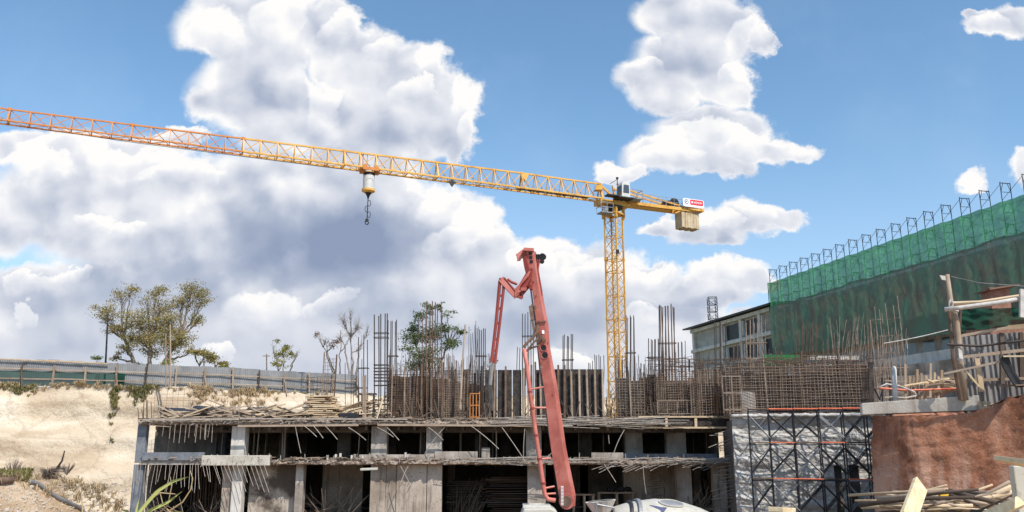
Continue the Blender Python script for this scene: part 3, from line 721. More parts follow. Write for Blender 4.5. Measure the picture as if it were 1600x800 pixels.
# ---------------------------------------------------------------- the unfinished concrete building
rb = random.Random(21)
Y0 = 60.0
def X(px, Y=Y0, py=690): return P(px, py, Y).x
def Zp(py, Y=Y0): return P(800, py, Y).z
BL, BR = X(214), X(1146)
ZB, ZL0, ZL1, ZT0, ZT1 = .9, 4.86, 5.28, 7.52, 7.95
bld = thing('unfinished_building', 'low unfinished concrete frame building with two dark open storeys across the pit', 'building', (X(680), 70, 0))
def part(name, m, boxes, parent=bld, bev=0.0, bars=(), label=None):
    mb = MB()
    for a, b in boxes: mb.box(a, b)
    for a in bars: mb.bar(*a)
    o = mb.build(name, m, parent, bev=bev)
    if label: o['label'] = label
    return o
part('ground_slab', M['conc_d'], [((BL, 61.5, -.5), (BR, 82, ZB))])
def ragged_slab(z0, z1, x0, x1, y0, y1, amp):
    mb = MB(); n = int((x1 - x0) / .16)
    mb.box((x0, y0 + .5, z0 + .002), (x1, y1, z1))
    prof = [(.55, 0), (.12, .0), (.0, .22), (.02, .55), (.10, .8), (.06, 1.0), (.55, 1.0)]
    def fn(u, v):
        k = v * (len(prof) - 1); i = min(int(k), len(prof) - 2); f = k - i
        d = prof[i][0] * (1-f) + prof[i+1][0] * f; h = prof[i][1] * (1-f) + prof[i+1][1] * f
        x = x0 + (x1 - x0) * u; e = 1 if 0 < v < 1 else 0
        return (x, y0 + d + e * (amp * fb(x * 2.1, h * 3, z0) + amp * .6 * ns(x * 7, h * 6)), z0 + (z1 - z0) * h + e * .07 * ns(x * 2.3, h * 2, 9) + (0.012 if v == 1 else 0))
    mb.grid(fn, n, 6)
    return mb.build('floor_slab', M['edge'], bld, smooth=False)
ragged_slab(ZT0 + .08, ZT1, BL, X(1000), Y0, 82, .14)
ragged_slab(ZL0, ZL1 - .1, X(425), BR - .3, Y0, 82, .16)
part('floor_slab', M['conc'], [((X(1000), 60.3, ZT0), (BR, 82, ZT1 - .12))])
part('floor_slab', M['conc'], [((BL + .2, 60.35, ZL0), (X(425), 82, ZL1 - .12))])
# soffit joists
mb = MB()
x = BL + .8
while x < BR: mb.box((x, 61.0, ZT0 - .28), (x + .16, 81, ZT0 + .0)); x += 1.15
mb.box((BL + .3, 62.4, ZT0 - .42), (BR, 62.8, ZT0 - .01)); mb.box((BL + .3, 70.4, ZT0 - .42), (BR, 70.8, ZT0 - .012))
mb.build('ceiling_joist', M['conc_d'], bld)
def col(px0, px1, Y, z0, z1, m='conc', d=.9, side=None):
    a, b = X(px0, Y), X(px1, Y); mb = MB(); mb.box((a, Y, z0), (b, Y + d, z1)); return mb.build('column', M[m], bld, bev=.02)
# upper storey
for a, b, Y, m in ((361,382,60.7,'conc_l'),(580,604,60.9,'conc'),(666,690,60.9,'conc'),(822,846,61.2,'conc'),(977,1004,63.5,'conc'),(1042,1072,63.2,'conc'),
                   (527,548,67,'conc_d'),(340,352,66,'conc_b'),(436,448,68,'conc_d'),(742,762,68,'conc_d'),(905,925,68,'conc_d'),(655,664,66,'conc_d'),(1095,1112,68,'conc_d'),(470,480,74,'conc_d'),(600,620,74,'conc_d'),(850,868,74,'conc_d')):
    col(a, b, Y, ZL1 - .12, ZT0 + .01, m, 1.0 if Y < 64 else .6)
col(213, 227, 60.5, ZL1 - .3, ZT0 + .3, 'conc_b', .5)
# lower storey
for a, b, Y, m in ((352,367,60.9,'conc_w'),(367,383,60.6,'conc_l'),(465,477,60.8,'conc'),(824,852,61.2,'conc'),(1055,1078,62.0,'conc'),(1112,1132,60.9,'conc_w'),(700,712,68,'conc_d'),(905,918,70,'conc_d'),(1083,1092,66,'conc_d')):  # first two are one column, shaded left and sunlit right put into colour
    col(a, b, Y, 0, ZL0 + .01, m, .8)
part('column', M['conc_b'], [((X(207), 60.6, -.5), (X(222), 61.4, ZL0))])
part('wall_panel', M['conc_st'], [((X(383) + .01, 61.6, 0), (X(466), 61.9, ZL0 - .003))], label='pale plastered wall panel with a large dark damp stain')
part('wall_panel', M['conc_w'], [((X(477) + .01, 66, 0), (X(546), 66.4, ZL0 - .003))])
mb = MB()
for a, b in ((578, 602), (602.5, 618), (619, 666), (667, 690)): mb.box((X(a), 60.75 + .03 * (a % 3), -.5), (X(b), 61.3, ZL0 + .01))
mb.build('wall_panel', M['conc_w'], bld, bev=.02)['label'] = 'wide bare wall panel with dark vertical joints'
part('wall_panel', M['conc_w'], [((X(972, 66), 66, 0), (X(1056, 66), 66.4, ZL0 - .003))])
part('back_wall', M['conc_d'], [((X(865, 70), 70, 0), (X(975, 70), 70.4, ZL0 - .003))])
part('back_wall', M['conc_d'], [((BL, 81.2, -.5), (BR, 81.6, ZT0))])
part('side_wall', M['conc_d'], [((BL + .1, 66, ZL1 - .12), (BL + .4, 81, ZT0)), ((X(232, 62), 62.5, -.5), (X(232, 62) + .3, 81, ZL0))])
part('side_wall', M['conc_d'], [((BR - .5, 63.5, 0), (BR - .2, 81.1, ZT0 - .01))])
part('wall_panel', M['conc_d'], [((X(237, 64), 64.5, 5.2), (X(335, 64), 64.8, ZT0 - .3))])
for i in range(26):      # slim props under the top slab, in the dark
    px = rb.uniform(240, 1110); Y = rb.uniform(61.6, 68); mb = MB(); x = X(px, Y)
    mb.tube([(x, Y, ZL1 - .12), (x + rb.uniform(-.08,.08), Y, ZT0)], .045, 5); mb.build('prop', M['wood_g'] if i % 3 else M['rust_l'], bld)
# upstand beams along the lower floor edge
part('edge_beam', M['conc_b'], [((X(222), 60.2, ZL1 - .13), (X(318), 60.5, ZL1 + .42))], bev=.02, label='dark blue grey upstand beam')
part('edge_beam', M['beige'], [((X(318) + .02, 59.85, ZL0 - .05), (X(424), 60.3, ZL1 + .22))], bev=.03, label='pale new upstand beam')
for b_ in (((X(560), 60.5, ZL1 - .1), (X(678), 60.75, ZL1 + .27)), ((X(679), 60.4, ZL1 - .1), (X(746), 60.65, ZL1 + .48)), ((X(752), 60.7, ZL1 - .1), (X(765), 60.95, ZL1 + .75)), ((X(925), 60.6, ZL1 - .1), (X(975), 60.85, ZL1 + .40))): part('edge_beam', M['conc'], [b_], bev=.02)
part('edge_beam', M['conc_b'], [((X(968), 61.6, ZL1 - .1), (X(1128), 61.85, ZL1 + .32))], bev=.02)
# edge shuttering of the top floor, right part
part('edge_shutter', M['form'], [((X(1000), 59.95, ZT1 - .42), (X(1143), 60.1, ZT1 + .12))])
part('shutter_rail', M['wood'], [((X(998), 59.8, ZT1 + .13), (X(1144), 59.95, ZT1 + .24)), ((X(1003), 59.78, ZT1 - .62), (X(1143), 59.93, ZT1 - .50)), ((X(1040), 59.83, ZT1 - .49), (X(1044), 59.94, ZT1 + .12)), ((X(1086), 59.83, ZT1 - .49), (X(1090), 59.94, ZT1 + .12))])
part('edge_rail', M['bar_g'], [], bars=[((X(222), 59.8, ZT1 - .02), (X(372), 59.85, ZT1 + .02), .14, .12), ((X(374), 59.8, ZT1 + .06), (X(636), 59.85, ZT1 + .02), .10, .09)])
part('edge_rail', M['wood_g'], [], bars=[((X(372), 59.7, ZT0 - .02), (X(560), 59.75, ZT0 + .05), .10, .14), ((X(590), 59.7, ZT0 + .06), (X(835), 59.72, ZT0 - .0), .10, .14)])
# bars left sticking out of the slab edges
nb = 0
stub = MB()
def bent(mb, p, d, L, r, curl):
    pts = [Vector(p)]; d = Vector(d).normalized()
    for i in range(4): pts.append(pts[-1] + d * L / 4); d = (d + Vector(curl) * .35).normalized()
    mb.tube(pts, r, 4)
def addbar(p, d, L, r=.019, curl=(0,0,-.3), m='bar_g'):
    global nb
    nb += 1
    if nb <= 96: mb = MB(); bent(mb, p, d, L, r, curl); mb.build('bent_bar', M[m], bld)
    else: bent(stub, p, d, L, r, curl)
for px in list(range(256, 322, 8)) + [308, 309, 318, 322, 326, 330]:                      # hang from the top slab, left
    addbar((X(px + rb.uniform(-2, 2)), 59.85, ZT0 + .1), (rb.uniform(-.06,.06), -.05, -1), rb.uniform(.8, 1.3), .019, (0,0,0))
for px in [217 + i * 5.2 for i in range(28)]:                                            # fringe under the lower slab, left
    k = sm(px, 280, 350)
    addbar((X(px + rb.uniform(-2, 2)), 59.8, ZL0 + .05), (k * .45 + rb.uniform(-.12,.12), -.1, -1), rb.uniform(1.0, 2.1) * (1 - .2 * k), .019, (rb.uniform(-.15,.15),0,0))
for px in [360 + i * 7 for i in range(9)]:
    addbar((X(px), 59.75, ZL0 + .05), (.45, -.1, -1), rb.uniform(.9, 2.1), .024, (.05,0,-.1))
for px, py, dx, dz, L in ((462,665,.3,-1,2.0),(475,665,.9,-.6,1.3),(490,665,.7,-.7,1.2),(508,665,.8,-.7,1.4),(545,668,.9,-.5,1.6),(590,668,.9,-.4,1.4),(605,668,.7,-.6,1.3),(670,668,.7,-.5,1.4),(735,665,.8,-.55,2.6),(782,665,.6,-.8,3.2),(695,668,-.8,-.9,2.6),(820,670,-.1,-1,2.4),
                          (940,722,.6,-.9,1.6),(1002,725,.0,-1,2.0),(628,728,.5,-.8,2.2),(640,728,-.4,-.8,1.2),(950,680,.0,-.8,.6),(975,672,-.6,-.9,1.8),(870,700,-.7,-.6,2.0)):
    addbar((X(px), 59.6, Zp(py)), (dx, -.2, dz), L, .026, (.1, 0, -.25))
for i in range(26):                                                                      # bars reaching out of the right end
    py = 672 + i * 4.6 + rb.uniform(-1.5, 1.5)
    if 692 < py < 705: continue
    addbar((14.62, 57.0, Zp(py) * .95 + .3), (-1, -.3, rb.uniform(-.35, .05)), rb.uniform(.9, 1.9), .024, (0,0,-.05))
for i in range(330):                                                                     # the small tangle along both edges
    z = rb.choice((ZT0 + .12, ZL0 + .12)); px = rb.uniform(222, 985) if z > 6 else rb.uniform(300, 1145)
    addbar((X(px), 59.98, z + rb.uniform(0,.3)), (rb.uniform(-1, 1), -.8, rb.uniform(-.6, .45)), rb.uniform(.12, .45), .02, (rb.uniform(-.6,.6), 0, rb.uniform(-.7,.2)))
for i in range(46):
    px = rb.uniform(940, 1140); z = ZL0 + rb.uniform(-.05, .5)
    addbar((X(px), 59.9, z), (-1, -.35, rb.uniform(-.5, -.1)), rb.uniform(.5, 1.7), .018, (0,0,0))
for i in range(120):                                                                     # long loose bars lying along the edges
    px = rb.uniform(760, 985) if i % 2 else rb.uniform(690, 1120); z = (ZT0 + rb.uniform(.0, .6)) if i % 2 else ZL0 + rb.uniform(.1, .45)
    addbar((X(px), 59.7 + rb.uniform(-.15,.15), z), (1, -.05, rb.uniform(-.06, .06)), rb.uniform(1.0, 4.5), .024, (0,0,rb.uniform(-.03,.03)))
for i in range(60): addbar((X(300 + i * 13.8 + rb.uniform(-6,6)), 60.15, ZL1 - .1), (rb.uniform(-.1,.1), 0, 1), rb.uniform(.15,.5), .03, (0,0,0))
stub.nofix = True
tag(stub.build('bar_stubs', M['bar_g'], bld), kind='stuff')
mb = MB()
for px in (510, 523, 530, 548, 552, 565, 632, 636):
    mb = MB(); mb.box((X(px), 60.25, ZL1 - .1), (X(px) + .13, 60.4, ZL1 + rb.uniform(.2, .42))); mb.build('edge_clip', M['conc_l'], bld)

mb = MB()
for i in range(22):      # wall ties on the recessed wall
    z = .9 + i * .17; mb.bar((X(1012,66) + rb.uniform(-.2,.2), 65.9, z), (X(1012,66) + rb.uniform(.5,1.0), 65.8, z + .12), .03)
mb.build('wall_tie', M['rust'], bld)
# white slab-edge light board hanging, and a pale post at the right end
mb = MB(); mb.bar((X(568), 59.2, Zp(733)), (X(594), 59.3, Zp(732)), .5, .16); tag(mb.build('white_board', M['white'], bev=.03), 'short white board hanging under the lower floor edge over the wide wall panel', 'board')
mb = MB(); mb.tube([P(1146, 800, 59.0), P(1143, 700, 59.0), P(1140, 617, 59.0)], .10, 7, .07)
tag(mb.build('tall_timber_post', M['wood_g'], smooth=True), 'tall rough timber post at the right end of the unfinished building beside the wrapped wall', 'post')
mb = MB()
for i in range(9): mb.bar((X(1122), 59.7, Zp(696 + i * 1.0)), (X(1147), 59.7, Zp(696 + i * 1.0)), .03) if i in (0, 4, 8) else None
for px in (1123, 1129, 1136, 1146): mb.bar((X(px), 59.7, Zp(696)), (X(px), 59.7, Zp(706)), .03)
tag(mb.build('steel_grid', M['rust_l']), 'small steel grid on the floor edge left of the tall timber post', 'rebar grid')

# inside the lower storey: stacks of sheets, benches, debris
ORD = ['topmost','second','third','fourth','fifth','sixth','seventh','eighth','ninth','tenth','eleventh','twelfth','thirteenth','fourteenth','fifteenth','sixteenth','seventeenth','eighteenth','nineteenth','twentieth','twenty first','twenty second','twenty third','twenty fourth','twenty fifth']
def stack(name, label, cat, px0, px1, pyt, Y, z0, th, dep, m, grp, seed):
    r = random.Random(seed); z = z0; n = 0; zt = Zp(pyt, Y); made = []
    a, b = X(px0, Y, 770), X(px1, Y, 770)
    while z < zt:
        mb = MB(); o1, o2 = r.uniform(-.25,.25), r.uniform(-.25,.25); t = r.uniform(-.02,.05)
        mb.add([(a+o1, Y+r.uniform(-.2,.1), z), (b+o2, Y+r.uniform(-.2,.1), z+t), (b+o2, Y+dep, z+t), (a+o1, Y+dep, z), (a+o1, Y-.05, z+th*.6), (b+o2, Y-.05, z+t+th*.6), (b+o2, Y+dep, z+t+th*.6), (a+o1, Y+dep, z+th*.6)],
               [(0,3,2,1),(4,5,6,7),(0,1,5,4),(1,2,6,5),(2,3,7,6),(3,0,4,7)])
        made.append(mb.build(name, M[m])); z += th * r.uniform(.9, 1.3) + abs(t); n += 1
    for k, o in enumerate(reversed(made)): tag(o, label % ORD[k], cat, grp)
stack('shuttering_sheet', 'dark shuttering sheet, %s from the top of the left stack', 'sheet', 703, 756, 752, 63.2, ZB, .125, 2, 'wood_d', 'dark shuttering sheets, left stack', 4)
stack('shuttering_sheet', 'dark shuttering sheet, %s from the top of the right stack', 'sheet', 764, 830, 745, 62.8, ZB, .125, 2, 'wood_d', 'dark shuttering sheets, right stack', 5)
for i in range(34):
    px = rb.uniform(692, 745); a = P(px, 800, 62.2); a.z = ZB; b = P(px + rb.uniform(-6, 40), rb.uniform(745, 775), 63.4)
    mb = MB(); mb.tube([a, b], .03, 4); tag(mb.build('leaning_pole', M['wood_d']), 'dark pole leaning in a heap left of the stacked shuttering sheets', 'pole', 'dark leaning poles in the lower storey')
def bench(px0, px1, pyt, Y, label):
    a, b = X(px0, Y, 780), X(px1, Y, 780); zt = Zp(pyt, Y); t = thing('work_bench', label, 'bench', ((a+b)/2, Y, ZB), 'rough timber benches in the lower storey')
    mb = MB(); mb.box((a, Y, zt - .1), (b, Y + 1, zt)); mb.build('bench_top', M['wood_g'], t)
    for x in (a + .05, (a+b)/2, b - .2):
        for y in (Y + .03, Y + .8): mb = MB(); mb.box((x, y, ZB), (x + .14, y + .12, zt - .102)); mb.build('leg', M['wood_g'], t)
    mb = MB(); mb.box((a + .1, Y + .16, ZB + .9), (b - .1, Y + .8, ZB + .96)); mb.build('shelf', M['wood_d'], t)
bench(894, 930, 772, 63, 'lower rough bench, left of the two in the lower storey')
bench(934, 992, 769, 64, 'longer rough bench carrying dark bundles in the lower storey')
mb = MB()
for i in range(14):
    c = Vector((X(rb.uniform(945, 985), 64.5, 765), 64.4, Zp(768, 64) + rb.uniform(.0,.15))); bm_ = []
    mb.lathe([(-.16, .02), (-.08, .16), (.05, .18), (.16, .03)], c + V(0,0,.08), (rb.random(), rb.random(), .4), 8)
tag(mb.build('bundle_heap', M['black']), 'dark bundles heaped on the longer bench', 'bundles', kind='stuff')
mb = MB()
for i in range(230):
    reg = rb.choice(((480, 548, 61.8, 64), (1080, 1112, 61.8, 65), (236, 350, 61, 66), (1060, 1110, 61.5, 64)))
    x = rb.uniform(reg[0], reg[1]); Y = rb.uniform(reg[2], reg[3]); a = Vector((X(x, Y, 790), Y, ZB + rb.uniform(0, 1.0 if reg[0] != 236 else .3)))
    d = Vector((rb.uniform(-1,1), rb.uniform(-.4,.4), rb.uniform(-.1, .9))).normalized(); mb.tube([a, a + d * rb.uniform(.8, 2.6)], .02, 4)
mb.nofix = True; tag(mb.build('rod_debris', M['rust_l']), 'tangled rods and sticks littering the lower storey', 'debris', kind='stuff')
for i in range(18):       # dense upright bars behind the first lower column
    px = 300 + i * 3.1; mb = MB(); mb.tube([(X(px, 64, 770), 64, 0), (X(px + rb.uniform(-2,2), 64, 740), 64 + rb.uniform(-.4,.4), ZL0 + .1)], .035, 4)
    tag(mb.build('starter_rod', M['rust']), 'upright rusty rod in the dense row left of the pale lower column', 'rod', 'upright rods in the lower storey')

# ---------------------------------------------------------------- reinforcement standing on the deck
def mesh_panel(name, label, m, a, b, z0, z1, dx, dz, r=.018, jit=.05, frame=None, topj=.0, parent=None, grp='rebar mesh walls on the deck', seed=1, back=None):
    """upright bars and level bars between plan points a and b; posts as parts"""
    q = random.Random(seed); a = Vector((*a, 0)); b = Vector((*b, 0)); L = (b - a).length; d = (b - a) / L; n = Vector((-d.y, d.x, 0))
    if n.y > 0: n = -n
    t = thing(name, label, 'rebar mesh', ((a.x+b.x)/2, (a.y+b.y)/2, z0), grp)
    k = int(L / dx); mb = MB(); mb.nofix = True
    for i in range(k + 1):
        p = a + d * (L * i / k + q.uniform(-jit, jit)); e = q.uniform(-topj * .3, topj)
        mb.tube([p + V(0,0,z0), p + d * q.uniform(-jit, jit) * 1.5 + n * q.uniform(-.06,.06) + V(0,0,z1 + e)], r, 3, cap=False)
    mb.build('upright_bars', m, t)
    k = int((z1 - z0) / dz); mb = MB(); mb.nofix = True
    for i in range(k + 1):
        z = z0 + .05 + (z1 - z0 - .1) * i / k; sg = [q.uniform(-jit, jit) for _ in range(6)]
        pts = [a + d * (L * j / 5) + n * (.02 + sg[j] * .5) + V(0,0,z + sg[j] * .8) for j in range(6)]
        mb.tube(pts, r * .9, 3, cap=False)
    mb.build('level_bars', m, t)
    if back:
        mb = MB(); ks = max(1, int(L / .7)); hb = 1.0
        for i in range(ks):
            hb = max(.55, min(1.05, hb + q.uniform(-.10, .10))); p0_ = a - n * (.5 + .04 * (i % 2)) + d * (L * i / ks); p1_ = a - n * (.5 + .04 * (i % 2)) + d * (L * (i + 1) / ks - .02); h_ = (z1 - z0) * back[1] * hb
            mb.bar(p0_ + V(0,0,z0 + h_ * .5), p1_ + V(0,0,z0 + h_ * .5), .05, h_)
        mb.build('backing_board', M[back[0]], t)
    for f in (frame or []):
        p = a + d * (L * f); mb = MB(); h = z1 + q.uniform(.05, .7); mb.tube([p + n * .12 + V(0,0,z0), p + n * .12 + V(q.uniform(-.1,.1),0,h)], q.uniform(.05,.08), 5)
        mb.build('upright_post', M[q.choice(('rust_l', 'rust', 'rust', 'rust_d'))], t)
    return t
def PX2(px, Y, py=620): return (X(px, Y, py), Y)
def Zpy(py, Y): return P(800, py, Y).z
# left-hand pieces
mesh_panel('rebar_mesh_wall', 'thin fence like rebar mesh standing against the cream bank behind the left timber heap', M['rust_l'], PX2(243, 72), PX2(372, 74), 7.95, Zpy(607, 73), .42, .5, .017, .04, seed=3)
mesh_panel('rebar_mesh_wall', 'narrow pale mesh panel between two dark posts behind the plank pile', M['rust'], PX2(503, 72), PX2(522, 72), 7.95, Zpy(560, 72), .16, .30, .016, .02, (0, 1), seed=4)
mesh_panel('rebar_mesh_wall', 'short rebar mesh before the zinc fence left of the plank pile', M['rust_d'], PX2(478, 74), PX2(503, 73), 7.95, Zpy(588, 73), .22, .25, .015, .03, seed=5)
# the dense brown walls
mesh_panel('rebar_mesh_wall', 'dense brown rebar wall right of the tallest ladder like cage, front layer', M['rust'], PX2(608, 62), PX2(690, 62.5), 7.95, Zpy(580, 62), .14, .17, .018, .03, (.05,.3,.52,.62,.8), .4, seed=6, back=('brownm', .88))
mesh_panel('rebar_mesh_wall', 'dense brown rebar wall before the green tree, middle part with a tan post', M['rust'], PX2(640, 64), PX2(712, 63.5), 7.95, Zpy(575, 64), .13, .16, .018, .04, (.15,.4,.7), .5, seed=7)
mesh_panel('rebar_mesh_wall', 'open rebar wall left of the orange frame', M['rust_l'], PX2(686, 61.6), PX2(732, 61.6), 7.95, Zpy(592, 62), .15, .17, .017, .04, (.1,.5,.95), .3, seed=8)
mesh_panel('rebar_mesh_wall', 'rebar wall behind the orange frame at the left end of the black formwork', M['rust'], PX2(712, 63), PX2(765, 63), 7.95, Zpy(585, 63), .15, .17, .017, .04, (.2,.6,.9), .5, seed=9, back=('brownm', .6))
mesh_panel('rebar_mesh_wall', 'tall loose rebar wall seen behind the dense brown walls', M['rust_d'], PX2(600, 70), PX2(770, 70), 7.95, Zpy(578, 70), .26, .3, .02, .06, None, 1.4, seed=10)
mesh_panel('rebar_mesh_wall', 'dense dark rebar wall closing the gap behind the orange frame', M['rust'], PX2(684, 65), PX2(765, 65), 7.95, Zpy(580, 65), .13, .17, .019, .05, (.1,.2,.35,.5,.6,.85), .7, seed=31, back=('brownm', .82))
mesh_panel('rebar_mesh_wall', 'dense rebar wall standing behind the curving mesh right of the crane mast', M['rust'], PX2(1000, 65), PX2(1145, 65), 7.95, Zpy(584, 65), .15, .18, .019, .05, (.05,.15,.3,.45,.6,.75,.9), .6, seed=32, back=('brownm', .95))
# right of the black formwork
mesh_panel('rebar_mesh_wall', 'rebar mesh in front of a dark board right next to the crane mast', M['rust_l'], PX2(964, 61.5), PX2(1006, 61.5), 7.95, Zpy(590, 61.5), .20, .20, .017, .02, (.5,), .1, seed=11, back=('form', .95))
mesh_panel('rebar_mesh_wall', 'curving rebar mesh around a brown core, between the crane mast and the big mesh wall', M['rust_l'], PX2(1026, 61), PX2(1094, 60.6), 7.95, Zpy(583, 61), .17, .17, .017, .03, None, .15, seed=12, back=('brownm', .9))
mesh_panel('rebar_mesh_wall', 'rebar mesh left of the big mesh wall with an orange rusty frame below', M['rust_l'], PX2(1080, 60.2), PX2(1138, 59.6), 7.95, Zpy(580, 60), .19, .19, .018, .03, (.2,.7), .3, seed=13, back=('brownm', .8))
mesh_panel('rebar_mesh_wall', 'big rebar mesh wall above the wrapped wall and the black scaffold, front layer', M['rust_l'], (X(1136,56.5,620),56.5), (X(1364,54.6,600),54.6), 8.05, Zpy(571, 55.5), .21, .20, .017, .07, None, .35, seed=14)
mesh_panel('rebar_mesh_wall', 'big rebar mesh wall above the wrapped wall and the black scaffold, rear layer', M['rust_d'], (X(1130,58.6,620),58.6), (X(1360,56.8,600),56.8), 8.0, Zpy(566, 58), .15, .19, .018, .05, (.12,.3,.55,.8), .5, seed=15, back=('brownm', .93))
mesh_panel('rebar_mesh_wall', 'wide rebar wall running behind the big mesh wall under the netted building', M['rust'], PX2(1098, 64), PX2(1330, 64), 7.95, Zpy(568, 64), .22, .3, .018, .06, None, .8, seed=16, back=('brownm', .7))
mb = MB(); mb.bar(P(1362, 648, 54.3), P(1361, 566, 54.3), .32, .1, up=(0,1,0)); tag(mb.build('end_board', M['form']), 'narrow black board closing the right end of the big mesh wall', 'board')
mesh_panel('rebar_mesh_wall', 'rebar mesh right of the narrow black board over the red earth bank', M['rust_l'], PX2(1368, 52), PX2(1395, 50), 7.3, Zpy(575, 52), .22, .22, .015, .03, None, .3, seed=17)

def cage(label, px0, px1, pyt, pyb, Y, n, ties=(), r=.033, m='rust', tj=6, lean=0, twist=0, dep=.5, pers=0):
    q = random.Random(int(px0 * 7)); B = P((px0 + px1) / 2, pyb, Y); B.z = max(7.9, B.z) if Y < 82 else B.z
    t = thing('rebar_column_cage', label, 'rebar cage', B, 'column starter cages on the deck')
    zt = Zpy(pyt, Y)
    for i in range(n):
        f = i / max(1, n - 1); bx = X(px0 + (px1 - px0) * f, Y, pyb); dy = dep * (i % 2)
        top = X(px0 + lean + (px1 - px0) * f + q.uniform(-.6, .6) * (1 + twist), Y, pyt)
        h = zt - q.uniform(0, tj) / 21.0 * Y / 60
        mid = Vector(((bx + top) / 2 + q.uniform(-.04,.04) * (1 + twist), Y + dy, (B.z + h) / 2))
        mb = MB(); mb.tube([(bx, Y + dy, B.z - .1), mid, (top, Y + dy, h)], r, 5); mb.build('upright_bar', M[m], t)
    for py in ties:
        z = Zpy(py, Y); f_ = (z - B.z) / max(.1, zt - B.z); xa = X(px0 + lean * f_ - 1, Y, py); xb = X(px1 + lean * f_ + 1, Y, py)
        mb = MB(); mb.bar((xa, Y - .04, z), (xb, Y - .04, z + .02), .05); mb.bar((xa, Y + dep + .04, z), (xb, Y + dep + .04, z), .05)
        mb.bar((xa, Y - .04, z), (xa, Y + dep + .04, z), .05); mb.bar((xb, Y - .04, z), (xb, Y + dep + .04, z), .05); mb.build('tie', M[m], t)
    return t
cage('tallest narrow ladder like cage of dark bars, left of the brown rebar walls', 585, 605, 487, 656, 61, 5, [520, 527, 570, 575, 580, 585, 590, 595, 602, 625, 632, 640, 648], .045, 'rust_d', 5)
cage('bar cage just right of the tallest ladder like cage', 606, 620, 499, 656, 62.5, 5, [556, 600, 620], .036, 'rust_d', 3)
cage('tall cage of bars standing before the green tree', 667, 688, 470, 656, 62, 6, [526, 560], .040, 'rust', 5)
cage('slim tall bars just left of the tall cage before the green tree', 660, 664, 490, 656, 66, 2, [], .03, 'rust')
cage('leaning thin bars right of the green tree', 728, 742, 500, 656, 64, 6, [600], .020, 'rust_d', 22, 5, 1.5)
cage('cage of dark bars right of the leaning timber pole', 744, 758, 511, 656, 62, 6, [556], .036, 'rust_d', 5)
cage('upright bars behind the red boom, left of it and tallest there', 817, 833, 487, 656, 67, 5, [525], .036, 'rust_d', 4)
cage('short bar cage left of the red boom', 808, 826, 541, 600, 66, 5, [], .03, 'rust_d', 3)
cage('cage of dark bars over the black formwork, right of the red boom', 880, 895, 520, 600, 64, 6, [562], .036, 'rust_d', 5)
cage('short pair of bars at the right end of the black formwork', 920, 926, 563, 600, 65, 3, [], .03, 'rust_d', 4)
cage('short bar cage over the right end of the black formwork', 929, 943, 553, 600, 64, 5, [], .03, 'rust_d', 3)
cage('cage right against the crane mast', 980, 993, 492, 650, 66, 6, [551], .034, 'rust_d', 3, -1)
cage('few thin short bars between two cages right of the crane mast', 1001, 1008, 566, 650, 66, 4, [], .025, 'rust_d', 3)
cage('medium cage of bars left of the thick twisted cage', 1013, 1031, 527, 650, 66, 8, [558], .034, 'rust_d', 4)
cage('thick cage of many twisted bars, tallest right of the crane mast', 1034, 1058, 474, 650, 62, 12, [536], .040, 'rust', 5, -4, 1.5)
cage('thin bars right of the thick twisted cage', 1062, 1073, 532, 650, 66, 5, [], .028, 'rust_d', 4, -3)
cage('dark bars standing before the grey building', 1117, 1137, 500, 640, 60, 6, [], .034, 'rust_d', 6)
cage('lighter bars in the gap between the grey building and the green net', 1167, 1198, 494, 640, 60, 11, [536, 560], .028, 'rust_l', 10, -2, 1)
cage('bars gathered before the lower part of the green net', 1255, 1277, 502, 640, 60, 10, [556], .028, 'rust', 12, 0, 1)
cage('single bars left of the gathered ones before the green net', 1243, 1250, 503, 640, 62, 2, [], .028, 'rust', 14, 0, 1)
cage('wide loose forest of thin rods before the green net, left half', 1308, 1360, 488, 640, 58, 46, [], .015, 'rust_l', 55, 0, 9, 1.5)
cage('wide loose forest of thin rods before the green net, right half', 1362, 1418, 500, 640, 56, 40, [575], .015, 'rust_l', 40, 0, 3, 1.5)
cage('bars and a frame rising right behind the plank pile', 540, 572, 540, 650, 68, 6, [606], .026, 'rust_d', 60, 0, 0)
cage('thick dark bar pair behind the plank pile', 560, 574, 520, 650, 70, 3, [575], .04, 'rust_d', 12)
cage('rusty starter bars at the left front corner of the deck', 217, 232, 622, 656, 60.4, 6, [654], .028, 'rust', 18)
mb = MB(); mb.tube([P(1077,580,61), P(1077,562,61)], .07, 6); tag(mb.build('short_post', M['darkm']), 'short stout dark post right of the thin bars', 'post')
mb = MB()
mb.tube([P(719,640,60.6), P(722,575,60.8), P(727,507,61)], .09, 6, .06); tag(mb.build('leaning_timber', M['wood_g']), 'tall thin timber pole leaning right of the green tree', 'pole')
# rows of single bars sticking up over the walls
q = random.Random(5); mb = MB(); mb.nofix = True
for i in range(420):
    px = q.choice((q.uniform(605, 770), q.uniform(960, 1110), q.uniform(1090, 1365), q.uniform(1180, 1330))); Y = q.uniform(62, 78)
    a = P(px, 620, Y); a.z = 8.0; b = Vector((a.x + q.uniform(-.1,.1), Y, Zpy(q.uniform(545, 590), Y)))
    mb.tube([a, b], .02, 3)
tag(mb.build('loose_bars', M['rust_d']), 'thin single bars standing among the deck walls', 'rebar', kind='stuff')

